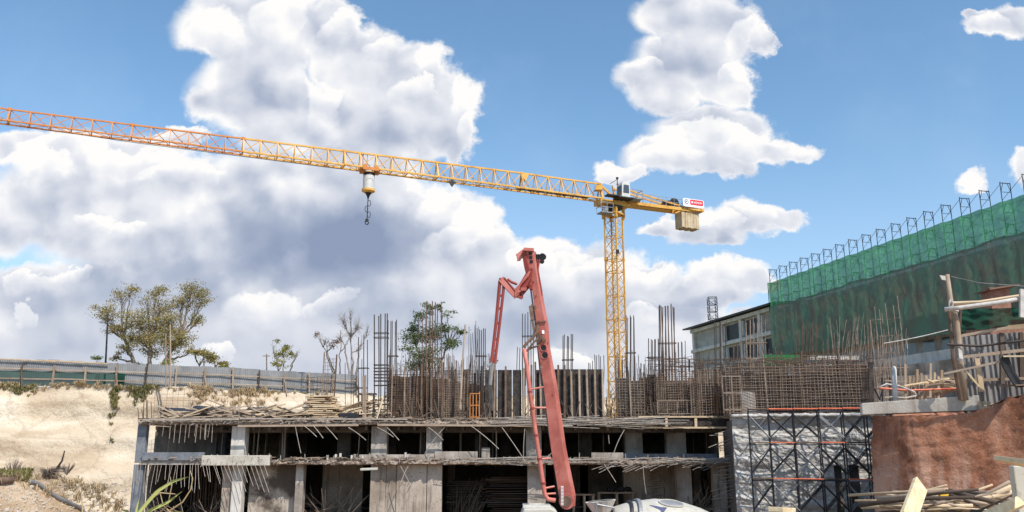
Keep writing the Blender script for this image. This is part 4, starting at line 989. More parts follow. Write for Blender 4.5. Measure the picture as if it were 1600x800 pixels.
# black formwork wall with props
fw = thing('formwork_wall', 'long black patterned formwork wall with upright timbers behind the red boom', 'formwork', (X(850), 62.4, 7.95))
segs = [(757, 776), (777, 800), (801, 815), (838, 862), (863, 893), (894, 918), (919, 945)]
for a, b in segs:
    z1 = Zpy(577 if a > 860 else 578, 62.4); mb = MB()
    mb.bar(((X(a, 62.4) + X(b, 62.4)) / 2, 62.4, 7.95), ((X(a, 62.4) + X(b, 62.4)) / 2, 62.4, z1), X(b, 62.4) - X(a, 62.4) - .02, .08, up=(0,1,0)); mb.build('panel', M['form'], fw)
for px, top in ((772,557),(790,572),(831,570),(838,565),(846,575),(883,570),(895,580),(907,577),(920,578),(932,577),(944,577),(873,570),(826,580),(818,575)):
    mb = MB(); mb.bar((X(px, 62), 62.1, 7.95), (X(px, 62) + rnd.uniform(-.05,.05), 62.1, Zpy(top, 62)), .13, .1); mb.build('upright_timber', M[rnd.choice(('wood_g','rust_l','wood_g','rust'))], fw)
mb = MB(); mb.bar((X(815), 63.4, 7.95), (X(838), 63.4, 7.95), .1); mb.box((X(757), 62.6, 7.95), (X(945), 62.66, 8.1)); mb.build('foot_plate', M['wood_g'], fw)
def rack(name, label, px0, px1, pyt, pyb, Y, nv, nh, m='orange', r=.035):
    t = thing(name, label, 'frame', P((px0+px1)/2, pyb, Y)); z0 = P(0, pyb, Y).z; z1 = Zpy(pyt, Y)
    for i in range(nv):
        x = X(px0 + (px1 - px0) * i / (nv - 1), Y, pyb); mb = MB(); mb.tube([(x, Y, z0), (x, Y, z1 + rnd.uniform(-.1,.15))], r, 5); mb.build('upright_tube', M[m], t)
    mb = MB()
    for i in range(nh): z = z0 + (z1 - z0) * (.08 + .92 * i / (nh - 1)); mb.bar((X(px0, Y, pyb), Y - .03, z), (X(px1, Y, pyb), Y - .03, z), r * 1.6)
    mb.build('cross_tube', M[m], t)
rack('steel_rack', 'bright orange steel frame of upright tubes on the deck left of the black formwork', 734, 749, 615, 655, 60.8, 4, 3)
rack('rusty_frame', 'low orange rusty frame on the deck below the brown curved mesh', 1028, 1105, 626, 648, 60.4, 6, 2, 'rust_l', .03)
rack('rusty_frame', 'round topped orange rusty frame left of the tall timber post', 1112, 1138, 619, 646, 60.1, 7, 3, 'orange', .025)
rack('rusty_frame', 'tall rusty door like frame before the left of the big mesh wall', 1131, 1160, 588, 645, 55.6, 3, 3, 'rust_l', .04)
mb = MB(); mb.box((X(1163,57), 56.9, 7.9), (X(1184,57), 57.3, Zpy(612,57))); tag(mb.build('patterned_block', M['conc']), 'small grey speckled block behind the left of the big mesh wall', 'block')

# timber lying on the deck
def plank(p, q_, w, h, m, label, grp, name='plank', cat='plank'):
    mb = MB(); mb.bar(p, q_, w, h); tag(mb.build(name, M[m]), label, cat, grp)
q = random.Random(17)
for i in range(96):       # the stacked pile
    lv = i // 8; z = 8.0 + lv * .145 + q.uniform(-.02,.03); cx = X(497 + q.uniform(-7, 7) - lv * .6); L = q.uniform(1.8, 3.2) * (1 - lv * .035); a_ = q.uniform(-.16,.16); y = 61.0 + (i % 8) * .27
    plank((cx - L/2, y - a_ * L/2, z + q.uniform(-.03,.06)), (cx + L/2, y + a_ * L/2, z + q.uniform(-.03,.06)), .24, .085, 'wood', 'pale sawn plank in the tall neat pile on the deck', 'planks of the tall pile')
for i in range(26):       # slanting ones on its right
    cx = X(555 + q.uniform(-16, 18)); z = 8.02 + i * .035; a_ = q.uniform(.15, .6) * q.choice((1, 1, -1)); L = q.uniform(1.6, 3.1)
    plank((cx - L/2 * math.cos(a_), 60.6 + q.uniform(0, 1.2), z), (cx + L/2 * math.cos(a_), 60.8 + q.uniform(0, 1.4), z + abs(math.sin(a_)) * L * .5), .24, .06, 'wood', 'pale plank lying aslant right of the tall pile', 'slanting planks right of the tall pile')
for i in range(130):       # the long low heap on the left
    px = q.uniform(250, 475); hgt_ = .15 + .75 * math.exp(-((px - 330) / 60.0) ** 2) + .35 * math.exp(-((px - 440) / 30.0) ** 2)
    z = 8.0 + q.uniform(0, hgt_); a_ = q.gauss(0, .22); L = q.uniform(1.2, 4.0); x = X(px)
    plank((x - L/2, 60.5 + q.uniform(0, 2.0), max(7.99, z - a_ * L / 2)), (x + L/2, 60.6 + q.uniform(0, 2.2), z + a_ * L / 2), q.uniform(.08,.22), q.uniform(.05,.1), q.choice(('wood_g','wood_g','wood_d','wood')), 'rough timber in the long low heap at the left end of the deck', 'timbers of the low heap', 'timber')
for px0, px1, py, Y, lab in ((250, 322, 641, 61.5, 'black sheet lying on the low timber heap, the left one'), (295, 345, 638, 62.2, 'black sheet lying on the low timber heap, the middle one'), (385, 420, 640, 62.5, 'black sheet lying on the low timber heap, the right one')):
    a, b = P(px0, py, Y), P(px1, py + 1.5, Y); mb = MB()
    mb.grid(lambda u, v: (a.x + (b.x - a.x) * u, Y + 1.6 * v, a.z + (b.z - a.z) * u + .25 * v + .12 * ns(u * 3, v * 2, px0)), 12, 6)
    o = mb.build('black_sheet', M['black']); so_ = o.modifiers.new('t', 'SOLIDIFY'); so_.thickness = .03; tag(o, lab, 'sheet')
mb = MB(); mb.box((X(526), 60.2, 7.97), (X(556), 61.0, 8.42)); tag(mb.build('dark_crate', M['black'], bev=.03), 'low black box standing before the slanting planks', 'box')
plank(P(588, 655, 60.6), P(598, 622, 60.9), .12, .1, 'wood', 'lone pale plank leaning on the tallest ladder like cage', None)
for px, t_ in ((568, 588), (571, 586), (249, 642), (367, 634), (374, 633)):
    mb = MB(); mb.bar(P(px, 655, 61), P(px, t_, 61), .12, .1); tag(mb.build('stake', M['wood_g']), 'upright wooden stake on the deck among the timber heaps', 'stake', 'stakes on the deck')
mb = MB(); mb.box((X(550), 61.6, Zpy(616, 61.6)), (X(578), 62.4, Zpy(614, 61.6))); mb.bar((X(555), 62, 7.95), (X(555), 62, Zpy(616, 61.6)), .1); mb.bar((X(574), 62, 7.95), (X(574), 62, Zpy(616, 61.6)), .1)
tag(mb.build('small_platform', M['wood_g']), 'small timber platform on legs behind the slanting planks', 'platform')
for i in range(14):      # white-ish debris behind the formwork end
    a = P(947 + q.uniform(0, 14), q.uniform(625, 652), 63.5); mb = MB(); mb.bar(a, a + V(q.uniform(-.5,.5), 0, q.uniform(.3,1.1)), .08, .05); tag(mb.build('plank_piece', M['wood']), 'pale piece of wood in the gap between the black formwork and the mesh', 'plank', 'wood pieces in the gap')

# litter lying along the slab edges and on the deck
q = random.Random(91)
mb = MB(); mb.nofix = True
for i in range(260):
    px = q.uniform(225, 1140); z = q.choice((ZT1 + .02, ZL1 - .06)); x = X(px); a_ = q.uniform(-.7, .7); L = q.uniform(.2, 1.1)
    mb.bar((x, 60.05 + q.uniform(-.1,.5), z + q.uniform(0,.12)), (x + L * math.cos(a_), 60.1 + L * math.sin(a_) * .5, z + q.uniform(0,.2)), q.uniform(.03,.12), q.uniform(.02,.08))
tag(mb.build('edge_litter', M['wood_g'], bld), kind='stuff')
mb = MB(); mb.nofix = True
for i in range(420):
    px = q.choice((q.uniform(600, 770), q.uniform(945, 1130), q.uniform(560, 1130))); Y = q.uniform(60.6, 62.5) if i % 2 else q.uniform(62, 70); a = Vector((X(px, Y), Y, 7.96)); L = q.uniform(.3, 1.8)
    d = Vector((q.uniform(-1,1), q.uniform(-.4,.4), q.uniform(0, .8) if i % 3 else q.uniform(.8, 2.5))).normalized(); mb.bar(a, a + d * L, q.uniform(.03,.09), q.uniform(.02,.06))
tag(mb.build('deck_litter', M['wood_d']), 'bits of timber and rod scattered on the deck', 'litter', kind='stuff')
for px0, px1, pyt, n in ((694,704,548,4),(710,716,560,3),(764,768,545,2),(966,974,556,4),(1086,1092,560,3),(1098,1108,556,4),(1146,1158,530,5),(1212,1224,540,4),(1286,1300,528,5)):
    cage({694:'low bar cage right of the tall cage before the green tree',710:'three short bars left of the leaning thin bars',764:'pair of bars by the left end of the black formwork',966:'low bar cage left of the crane mast foot',1086:'three short bars before the grey building corner',1098:'low bar cage before the grey building corner',1146:'bars between the dark and the lighter ones before the grey building',1212:'low bars before the left edge of the green net',1286:'thin bars between the gathered bars and the rod forest'}[px0], px0, px1, pyt, 640, 63, n, [], .028, 'rust', 10)

mb = MB(); mb.nofix = True                        # level rods and bits lying along the wall tops
for i in range(150):
    px = q.uniform(1000, 1360); Y = q.uniform(55.5, 60) if px > 1135 else q.uniform(61, 65); a = P(px, q.uniform(560, 582), Y); L = q.uniform(.8, 4.0)
    mb.tube([a, a + V(L * .5, q.uniform(-.2,.2), q.uniform(-.1,.1)), a + V(L, q.uniform(-.3,.3), q.uniform(-.25,.25))], .018, 3)
tag(mb.build('wall_top_rods', M['rust']), 'level rods tangled along the top of the rebar walls', 'rods', kind='stuff')
# ---------------------------------------------------------------- tower crane
ZJ = P(945, 315, 85).z
TW = Vector((P(958.5, 340, 85).x, 85.0, 0))
tip = PZ(0, 190, ZJ)
JD = Vector((tip.x - TW.x, tip.y - TW.y, 0)).normalized(); JN = Vector((-JD.y, JD.x, 0))      # along the jib; sideways
if JN.y > 0: JN = -JN                                                                           # JN points towards the camera side
def J(s, w, h): return TW + JD * s + JN * w + V(0, 0, ZJ + h)
crane = thing('tower_crane', 'tall yellow flat top tower crane with a long lattice jib reaching left', 'tower crane', (TW.x, TW.y, 0))
def hj(s): return 1.75 - .62 * max(0, min(1, (s - 12) / 42))
secl = 9.0; s0 = 1.6; k = 0
while s0 < 62:
    s1 = s0 + secl; mb = MB(); mb.nofix = True; h = hj((s0+s1)/2); wd = .60 if s0 < 26 else .5; cr = .075 - .02 * sm(s0, 20, 50)
    n = 6; bay = (s1 - s0) / n
    for w in (-wd, wd): mb.bar(J(s0, w, 0), J(s1 - .04, w, 0), cr * 2, cr * 2)
    mb.bar(J(s0, 0, hj(s0)), J(s1 - .04, 0, hj(s1)), cr * 2, cr * 2)
    for i in range(n + 1):
        s = s0 + bay * i - (.03 if i == n else 0); h = hj(s)
        for w in (-wd, wd):
            mb.bar(J(s, w, .0), J(s, 0, h), cr * (1.6 if i in (0, n) else 1.1))
            if i < n: mb.bar(J(s + bay, w, 0), J(s, 0, h), cr * .9) if w > 0 else mb.bar(J(s, w, 0), J(s + bay, 0, h), cr * .8)
        mb.bar(J(s, -wd, 0), J(s, wd, 0), cr)
        if i < n: mb.bar(J(s, -wd if i % 2 else wd, 0), J(s + bay, wd if i % 2 else -wd, 0), cr * .8)
    mb.bar(J(s0 - .15, 0, hj(s0)), J(s0 + .15, 0, hj(s0)), .24, .22)
    mb.build('jib_section', M['yellow'] if k < 4 else M['orange'], crane); s0 = s1; k += 1
mb = MB(); mb.tube([J(1.5, .9, -.15), J(14, .9, -.42), J(30, .9, -.6), J(46, .9, -.62), J(62, .9, -.3)], .022, 4); mb.build('slack_cable', M['darkm'], crane)
mb = MB()
for w in (-.25, .1): mb.tube([J(1, w, .55), J(26, w, .5), J(60, w, .4)], .014, 3)
mb.build('trolley_rope', M['greym'], crane)
mb = MB()
mb.bar(J(3.0, 0, .05), J(11.2, 0, .05), .5, .05)
mb.build('walkway', M['darkm'], crane)
mb = MB(); c = J(10.3, 0, 1.3); mb.prism([J(9.8, -.12, 1.7), J(10.7, -.12, 1.7), J(10.2, -.12, .9)], JN * .24); mb.build('cable_guide', M['yellow'], crane)
mb = MB(); c = J(18.0, 0, -.05); mb.lathe([(-.1, .15), (0, .35), (.12, .35), (.6, .02)], c, (0,0,-1), 10); mb.build('limit_weight', M['greym'], crane)
# mast
MA = R(38); mx = Vector((math.cos(MA), -math.sin(MA), 0)); my = Vector((math.sin(MA), math.cos(MA), 0)); hs = .68
def Mp(i, j, z): return TW + mx * hs * i + my * hs * j + V(0, 0, z)
cor = [(-1,-1),(1,-1),(1,1),(-1,1)]
zt = ZJ - 1.75; bay = 1.25; z = 0.0; seg = 0
while z < zt - .2:
    z2 = min(zt, z + bay * 5); mb = MB(); mb.nofix = True
    for i, j in cor: mb.bar(Mp(i, j, z), Mp(i, j, z2 - .02), .15, .15, up=my)
    zz = z; b_ = 0
    while zz < z2 - .2:
        z3 = min(z2, zz + bay)
        for k in range(4):
            a, b = cor[k], cor[(k+1) % 4]
            mb.bar(Mp(*a, zz), Mp(*b, z3), .038); mb.bar(Mp(*b, zz), Mp(*a, z3), .038)
            if b_ % 2 == 0: mb.bar(Mp(*a, zz + .02), Mp(*b, zz + .02), .08)
        zz = z3; b_ += 1
    for i, j in cor: mb.bar(Mp(i, j, z - .0) , Mp(i, j, z + .25), .22, .22, up=my)
    mb.build('mast_section', M['yellow'], crane); z = z2; seg += 1
mb = MB(); mb.nofix = True
for w in (-.16, .16): mb.bar(Mp(.15, w * 2, 1), Mp(.15, w * 2, zt), .05)
zz = 1.0
while zz < zt: mb.bar(Mp(.15, -.32, zz), Mp(.15, .32, zz), .035); zz += .35
mb.build('ladder', M['yellow'], crane)
for zz in (ZJ - 6.1, ZJ - 6.1):
    pass
for i, zz in ((-1, ZJ - 6.2), (1, ZJ - 5.7)):
    mb = MB(); c = Mp(i * 1.2, -i * .3 - .8, zz); mb.box(c - V(.16,.16,.2), c + V(.16,.16,.2)); mb.build('mast_lamp', M['darkm'], crane)
mb = MB(); mb.box(TW + V(-2.2,-2.2,-.4), TW + V(2.2,2.2,.35)); mb.build('foundation_block', M['conc'], crane)
# top: climbing collar, ring, slewing part
mb = MB()
for i, j in cor: mb.bar(Mp(i * 1.12, j * 1.12, zt - .2), Mp(i * 1.12, j * 1.12, zt + .9), .26, .26, up=my)
for k in range(4):
    a, b = cor[k], cor[(k+1) % 4]; mb.bar(Mp(a[0]*1.1, a[1]*1.1, zt + .3), Mp(b[0]*1.1, b[1]*1.1, zt + .3), .5, .16, up=(0,0,1))
mb.build('mast_head', M['yellow'], crane)
mb = MB(); mb.disc(TW + V(0,0,zt + 1.02), (0,0,1), 1.0, .24, 24); mb.build('slewing_ring', M['darkm'], crane)
mb = MB(); mb.bar(J(-1.7, 0, -.32), J(1.9, 0, -.32), 1.5, .5); mb.bar(J(1.2, .0, 0), J(1.6, 0, 1.75), .24); mb.bar(J(-.7, 0, 0), J(1.6, 0, 1.75), .2); mb.bar(J(-.7, .6, 0), J(-.3, .5, 1.9), .16); mb.bar(J(-.7, -.6, 0), J(-.3, -.5, 1.9), .16)
mb.build('slewing_platform', M['yellow'], crane)
cab_ = MB(); c0 = J(-.55, 1.25, 0); u_, w_ = JD, JN
def CB(a, b, h): return c0 + u_ * a + w_ * b + V(0, 0, h)
prof = [(-.50, .1), (-.50, 1.6), (-.42, 1.75), (.32, 1.75), (.46, 1.45), (.52, .1)]
cab_.prism([CB(a, -.55, h) for a, h in prof], w_ * 1.1); cb = cab_.build('operator_cab', M['bucket'], crane, bev=.03)
mb = MB(); mb.prism([CB(-.36, .552, .5), CB(-.36, .552, 1.4), CB(.28, .552, 1.4), CB(.36, .552, .5)], w_ * .012); mb.build('window', M['glass'], cb)
mb = MB(); mb.prism([CB(.47, -.45, 1.35), CB(.47, .45, 1.35), CB(.53, .45, .4), CB(.53, -.45, .4)], u_ * .02); mb.build('window', M['glass'], cb)
mb = MB(); mb.bar(CB(.0, -.6, .02), CB(.0, .65, .02), 1.9, .1); mb.bar(CB(1.5, -.2, .1), CB(1.5, .6, .12), 1.4, .12); mb.build('cab_floor', M['darkm'], crane)
mb = MB()
for p, q_ in (((-.7,.6,.1),(-2.0,.6,.1)),((-.7,.6,.55),(-2.0,.6,.55)),((-.7,.6,1.0),(-2.0,.6,1.0)),((-2.0,.6,0),(-2.0,.6,1.0)),((-1.35,.6,0),(-1.35,.6,1.0)),((-2.0,.6,1.0),(-2.0,-.6,1.0)),((-2.0,-.6,0),(-2.0,-.6,1.0)),((-2,.6,.1),(-2,-.6,.1))): mb.bar(CB(*p), CB(*q_), .06)
mb.bar(CB(-1.35, 0, .0), CB(-1.36, 0, .1), 1.2, 1.2)
mb.build('basket', M['greym'], crane)
mb = MB(); mb.tube([CB(.4, -.5, .1), CB(.4, -.5, 2.3)], .05, 6); mb.box(CB(.4, -.5, 2.3) - V(.12,.12,.0), CB(.4, -.5, 2.3) + V(.12,.12,.18)); mb.tube([CB(1.4,-.3,1.6), CB(.4,-.5,2.25)], .03, 4); mb.build('anemometer_post', M['darkm'], crane)
mb = MB(); mb.box(J(1.6, .5, .75), J(2.6, .9, 1.25)); mb.build('control_box', M['yellow'], crane)
lp = MB(); b0 = J(1.45, .9, -1.7)
lp.bar(b0 - JD * .55, b0 + JD * .75, 1.1, .1)
for a in (-.55, .1, .75):
    for b_ in (-.5, .55): lp.bar(b0 + JD * a + JN * b_, b0 + JD * a * 1.15 + JN * b_ + V(0,0,1.05), .05)
for h in (.55, 1.05):
    lp.bar(b0 - JD * .6 + JN * .56 + V(0,0,h), b0 + JD * .85 + JN * .56 + V(0,0,h), .05); lp.bar(b0 + JD * .85 + JN * .56 + V(0,0,h), b0 + JD * .85 - JN * .5 + V(0,0,h), .05)
lp.bar(b0 + V(0,0,.1), b0 + V(0,0,.75), .5, .5)
lp.build('lower_basket', M['greym'], crane)
# counter jib
mb = MB(); mb.nofix = True; CL_ = 10.6
for w in (-.62, .62): mb.bar(J(-1.2, w, -.10), J(-CL_, w, -.05), .26, .34); 
mb.bar(J(-1.2, 0, -.3), J(-7.0, 0, -.3), .9, .12)
for i in range(9): mb.bar(J(-1.4 - i * 1.1, -.62, -.1), J(-1.4 - i * 1.1, .62, -.1), .12)
mb.bar(J(-CL_ - .05, -1.1, .0), J(-CL_ - .05, 1.1, .0), .34, .34); mb.bar(J(-8.9, .75, .12), J(-CL_, .9, .0), .2, .28)
mb.build('counter_jib', M['yellow'], crane)
mb = MB()
for w in (-.5, .5): mb.bar(J(-.4, w * .8, 1.55), J(-9.3, w, .15), .14, .17); 
mb.build('tie_bar', M['yellow'], crane)
mb = MB(); mb.nofix = True
for w in (-.75, .75):
    for h in (.55, 1.0): mb.bar(J(-2.2, w, h), J(-8.4, w, h), .035)
    for i in range(7): mb.bar(J(-2.2 - i, w, 0), J(-2.2 - i, w, 1.0), .04)
mb.build('railing', M['greym'], crane)
mb = MB(); mb.disc(J(-7.4, 0, .55), JN, .48, .9, 16); mb.disc(J(-7.4, .5, .55), JN, .6, .06, 18); mb.disc(J(-7.4, -.5, .55), JN, .6, .06, 18); mb.box(J(-6.6, -.3, .1), J(-6.0, .4, .7)); mb.build('winch', M['darkm'], crane)
for i in range(6):
    mb = MB(); s = -8.35 - i * .38; mb.bar(J(s, 0, -2.05 - (.05 if i % 2 else 0)), J(s, 0, -.28), .37, 1.25 if i else 1.3, up=JN); mb.build('counterweight', M['tan_cw'], crane, bev=.03)
# sign on the counter jib
sg = MB(); rr = .22; cpts = []
def SG(a, h): return J(-8.15 - a, .98, .20 + h)
SW, SH = 2.75, .92
for cx, ch, a0 in ((rr, rr, 180), (SW - rr, rr, 270), (SW - rr, SH - rr, 0), (rr, SH - rr, 90)):
    for k in range(5): a = R(a0 + k * 22.5); cpts.append((cx + rr * math.cos(a), ch + rr * math.sin(a)))
sg.prism([SG(a, h) for a, h in cpts], JN * .05); sgo = sg.build('sign_board', M['sign_w'], crane)
mb = MB(); c2 = []
for cx, ch, a0 in ((1.05, .38, 180), (2.50, .38, 270), (2.50, .72, 0), (1.05, .72, 90)):
    for k in range(4): a = R(a0 + k * 30); c2.append((cx + .13 * math.cos(a), ch + .13 * math.sin(a)))
mb.prism([SG(a, h) + JN * .052 for a, h in c2], JN * .012); mb.build('red_panel', M['sign_r'], sgo)
mb = MB(); mb.nofix = True; n = 22
for k in range(n):
    if k in (1, 2): continue
    a0, a1 = 2*math.pi*k/n, 2*math.pi*(k+1)/n
    mb.bar(SG(.46 + .24*math.cos(a0), .55 + .24*math.sin(a0)) + JN*.06, SG(.46 + .24*math.cos(a1), .55 + .24*math.sin(a1)) + JN*.06, .05, .02, up=JN)
mb.bar(SG(.34,.45)+JN*.06, SG(.60,.66)+JN*.06, .06, .02, up=JN); mb.bar(SG(.3,.60)+JN*.06, SG(.5,.56)+JN*.06, .05, .02, up=JN)
mb.build('emblem', M['sign_b'], sgo)
mb = MB(); mb.disc(SG(1.16, .55) + JN * .07, JN, .12, .014, 16)
for k, pts in enumerate(([(0,0),(0,1)],[(0,1),(.5,.45)],[(.5,.45),(1,1)],[(1,1),(1,0)])): pass
def glyph(strokes, a0, h0, w, h):
    for (x0, y0), (x1, y1) in strokes: mb.bar(SG(a0 + x0*w, h0 + y0*h) + JN*.07, SG(a0 + x1*w, h0 + y1*h) + JN*.07, .035, .014, up=JN)
GN = [((0,0),(0,1)),((0,1),(1,0)),((1,0),(1,1))]; GO = [((0,0),(0,1)),((0,1),(1,1)),((1,1),(1,0)),((1,0),(0,0))]; GM = [((0,0),(0,1)),((0,1),(.5,.4)),((.5,.4),(1,1)),((1,1),(1,0))]
for k, g_ in enumerate((GN, GO, GM, GO, GN)): glyph(g_, 1.40 + k * .215, .45, .14, .2)
mb.build('lettering', M['sign_w'], sgo)
# trolley and block
sT = ((P(577, 262, 76) - P(0,0,0)).x); 
def s_at(px):
    best = min(range(0, 600), key=lambda i: abs(J(i*.1, 0, 0).x / J(i*.1, 0, 0).y / 1.0 - (px - 800) / F_PX / (math.cos(PITCH) - (400-270)/F_PX*math.sin(PITCH)))); return best * .1
sT = s_at(577)
mb = MB()
for ds in (-.55, .55):
    for w in (-.66, .66): mb.disc(J(sT + ds, w, .16), JN, .16, .08, 10)
    mb.bar(J(sT + ds, -.7, -.12), J(sT + ds, .7, -.12), .14, .2)
for w in (-.7, .7): mb.bar(J(sT - .75, w, -.1), J(sT + .75, w, -.1), .1, .3)
mb.disc(J(sT - .7, .2, -.2), JN, .3, .2, 14); mb.disc(J(sT + .7, .2, -.2), JN, .28, .2, 14)
mb.bar(J(sT + .6, -.1, .1), J(sT + .6, -.1, 1.5), .07); mb.bar(J(sT + .2, -.1, .1), J(sT + .2, -.1, 1.5), .05)
mb.build('trolley', M['orange'], crane)
bt = thing('cylinder_bucket', 'white cylinder with a yellow bottom ring hanging under the crane jib', 'bucket', J(sT, 0, -2.3))
cB = J(sT, 0, -.3)
mb = MB(); mb.lathe([(0,.02),(0,.42),(.1,.52),(.32,.54)], cB, (0,0,-1), 20); mb.build('top_cap', M['darkm'], bt, smooth=True)
mb = MB(); mb.lathe([(.32,.53),(1.62,.53)], cB, (0,0,-1), 24); mb.build('cylinder', M['bucket'], bt, smooth=True)
mb = MB(); mb.lathe([(1.62,.53),(1.62,.62),(1.82,.62),(1.95,.40),(1.98,.0)], cB, (0,0,-1), 20); mb.build('bottom_ring', M['yellow'], bt)
mb = MB(); mb.lathe([(1.95,.32),(2.3,.12),(2.6,.05)], cB, (0,0,-1), 10); mb.build('outlet', M['darkm'], bt)
mb = MB(); p0_ = cB - V(0,0,2.5); mb.tube([p0_, p0_ - V(.02,0,2.1)], .045, 5)
for k in range(3): 
    c = p0_ - V(.12 * (1 if k % 2 else -1), 0, .45 + k * .55); mb.tube([c + V(.14*math.cos(a/8*6.283), .05, .3*math.sin(a/8*6.283)) for a in range(9)], .03, 4)
h0 = p0_ - V(.02,0,2.1); mb.tube([h0 + V(.16*math.cos(R(a)), 0, .2*math.sin(R(a)) - .2) for a in range(100, 400, 30)], .055, 6); mb.disc(h0, (0,1,0), .16, .14, 10)
mb.build('chain_and_hook', M['darkm'], bt)

# ---------------------------------------------------------------- concrete pump truck with the red folding boom
YP = 33.0
pump = thing('concrete_pump_truck', 'truck mounted concrete pump with a tall faded red boom folded at its top', 'pump truck', (P(880,780,YP).x, YP, 0))
def B2(px, py, dy=0.0): return P(px, py, YP + dy)
YAW = Vector((.93, -.37, 0))           # width direction of the boom: its front face looks a little to the right of the camera
YDP = Vector((.37, .93, 0))
def boomseg(name, cl, m, th=.42, parent=pump):
    """cl: (px, py, width in m) down the centre line"""
    mb = MB(); vs = []; fs = []
    for px, py, w in cl:
        c = B2(px, py)
        for i, j in ((-1,0),(1,0),(1,1),(-1,1)): vs.append(c + YAW * (w/2*i) + YDP * (th * j))
    n = len(cl)
    for k in range(n - 1):
        for a in range(4): fs.append((k*4+a, k*4+(a+1)%4, (k+1)*4+(a+1)%4, (k+1)*4+a))
    fs += [(3,2,1,0), tuple((n-1)*4 + a for a in range(4))]
    mb.add(vs, fs)
    return mb.build(name, m, parent, bev=.015)
low = boomseg('lower_boom', [(885,792,.44),(884,775,.54),(870,700,.49),(857,600,.44),(853,575,.42)], M['red'])
up_ = boomseg('upper_boom', [(853,576,.42),(847,540,.39),(845,505,.38),(842,488,.36),(839.5,470,.31),(833,430,.30),(827,391,.30)], M['red'], .40)
mb = MB(); c = B2(886, 783) - YDP * .02; mb.disc(c, YDP, .30, .10, 24); mb.build('pivot_plate', M['red'], low)
mb = MB(); mb.disc(c - YDP * .06, YDP, .20, .05, 22); mb.build('pivot_pin', M['rustplate'], low)
mb = MB()
for k in range(14): mb.box(B2(877.5, 760 + k * 2.2) - V(.03,.06,.012), B2(877.5, 760 + k * 2.2) + V(.07,.0,.012))
mb.build('cable_cover', M['sign_w'], low)
for px, py, r_ in ((849.5,543.5,.13),(851.5,555,.14)):
    mb = MB(); mb.disc(B2(px, py) - YDP * .012, YDP, r_, .03, 18); h_ = mb.build('lightening_hole', M['black'], up_)
    mb = MB(); a_ = B2(px, py) - YDP * .02; mb.tube([a_ + YAW * math.cos(k/16*6.2832) * r_ + V(0,0,math.sin(k/16*6.2832) * r_) for k in range(17)], .02, 4); mb.build('rim', M['red'], h_)
for py in (396, 402.5, 409):
    mb = MB(); c = B2(828.5 + (py - 396) * .14, py) - YDP * .012; mb.bar(c - V(0,0,.06), c + V(0,0,.06), .13, .02, up=YDP); mb.build('lightening_hole', M['black'], up_)
mb = MB()
for py, w in ((503, .44),): c = B2({503:845,456:837,483:841.5}[py], py); mb.bar(c - YAW * w/2 - YDP * .03, c + YAW * w/2 - YDP * .03, .05, .05)
mb.build('joint_band', M['rustplate'], up_)
mb = MB(); c = B2(847, 524) - YDP * .03; mb.prism([c + YAW * a + V(0,0,h) for a, h in ((-.20,.15),(.0,.0),(.16,-.20),(.1,-.34),(.02,-.16),(-.16,-.36),(-.2,-.2))], -YDP * .05); mb.build('link_plate', M['rustplate'], up_)
mb = MB(); c = B2(850, 519) - YDP * .04; mb.box(c - V(.07,.01,.07), c + V(.07,.01,.07)); mb.build('warning_plate', M['sign_w'], up_)
mb = MB(); mb.tube([B2(889, 760) - YDP * .03, B2(876, 690) - YDP * .03, B2(863, 610) - YDP * .03], .018, 5)
for k in range(9):
    c = B2(889 - k * 3.2, 758 - k * 17.5) - YDP * .02; mb.disc(c, YDP, .035, .04, 8)
mb.build('cable_line', M['red_d'], low)
mb = MB()
for px, py in ((848,520),(851,524),(856,536),(841,536),(846,484),(838,462),(834,440),(831,420),(855,566),(847,566)):
    c = B2(px, py) - YDP * .015; mb.disc(c, YDP, .028, .04, 8)
mb.build('bolt_heads', M['rustplate'], up_)
# dark side rail seen on the left of the boom
mb = MB()
for a, b in (((876,785),(846,600)),((846,600),(836,500)),((836,500),(822,400))): mb.tube([B2(*a, .25), B2(*b, .25)], .035, 5)
mb.build('side_pipe', M['hose'], low)
# head of the boom
mb = MB(); mb.bar(B2(824,391,.2), B2(809,402,.2), .16, .26); mb.bar(B2(810,401,.2), B2(811,407,.2), .14, .18); mb.bar(B2(818,391,.1), B2(834,392,.1), .12, .5, up=YDP); mb.build('boom_head', M['red'], up_)
mb = MB()
for px, py, r_ in ((842,402,.12),(848,401,.13),(846,408,.10)): mb.disc(B2(px, py, .2), YDP, r_, .16, 12)
mb.bar(B2(834,397,.2), B2(848,401,.2), .05); mb.bar(B2(834,412,.2), B2(845,405,.2), .05); mb.build('hose_clamp', M['darkm'], up_)
mb = MB(); mb.tube([B2(843,405,.15), B2(841,415,.15), B2(840,422,.15), B2(846,455,.15), B2(846,461,.15), B2(843,463,.1)], .045, 7); mb.tube([B2(838,425,.25), B2(843,455,.25)], .025, 5); mb.build('side_pipe', M['red_d'], up_)
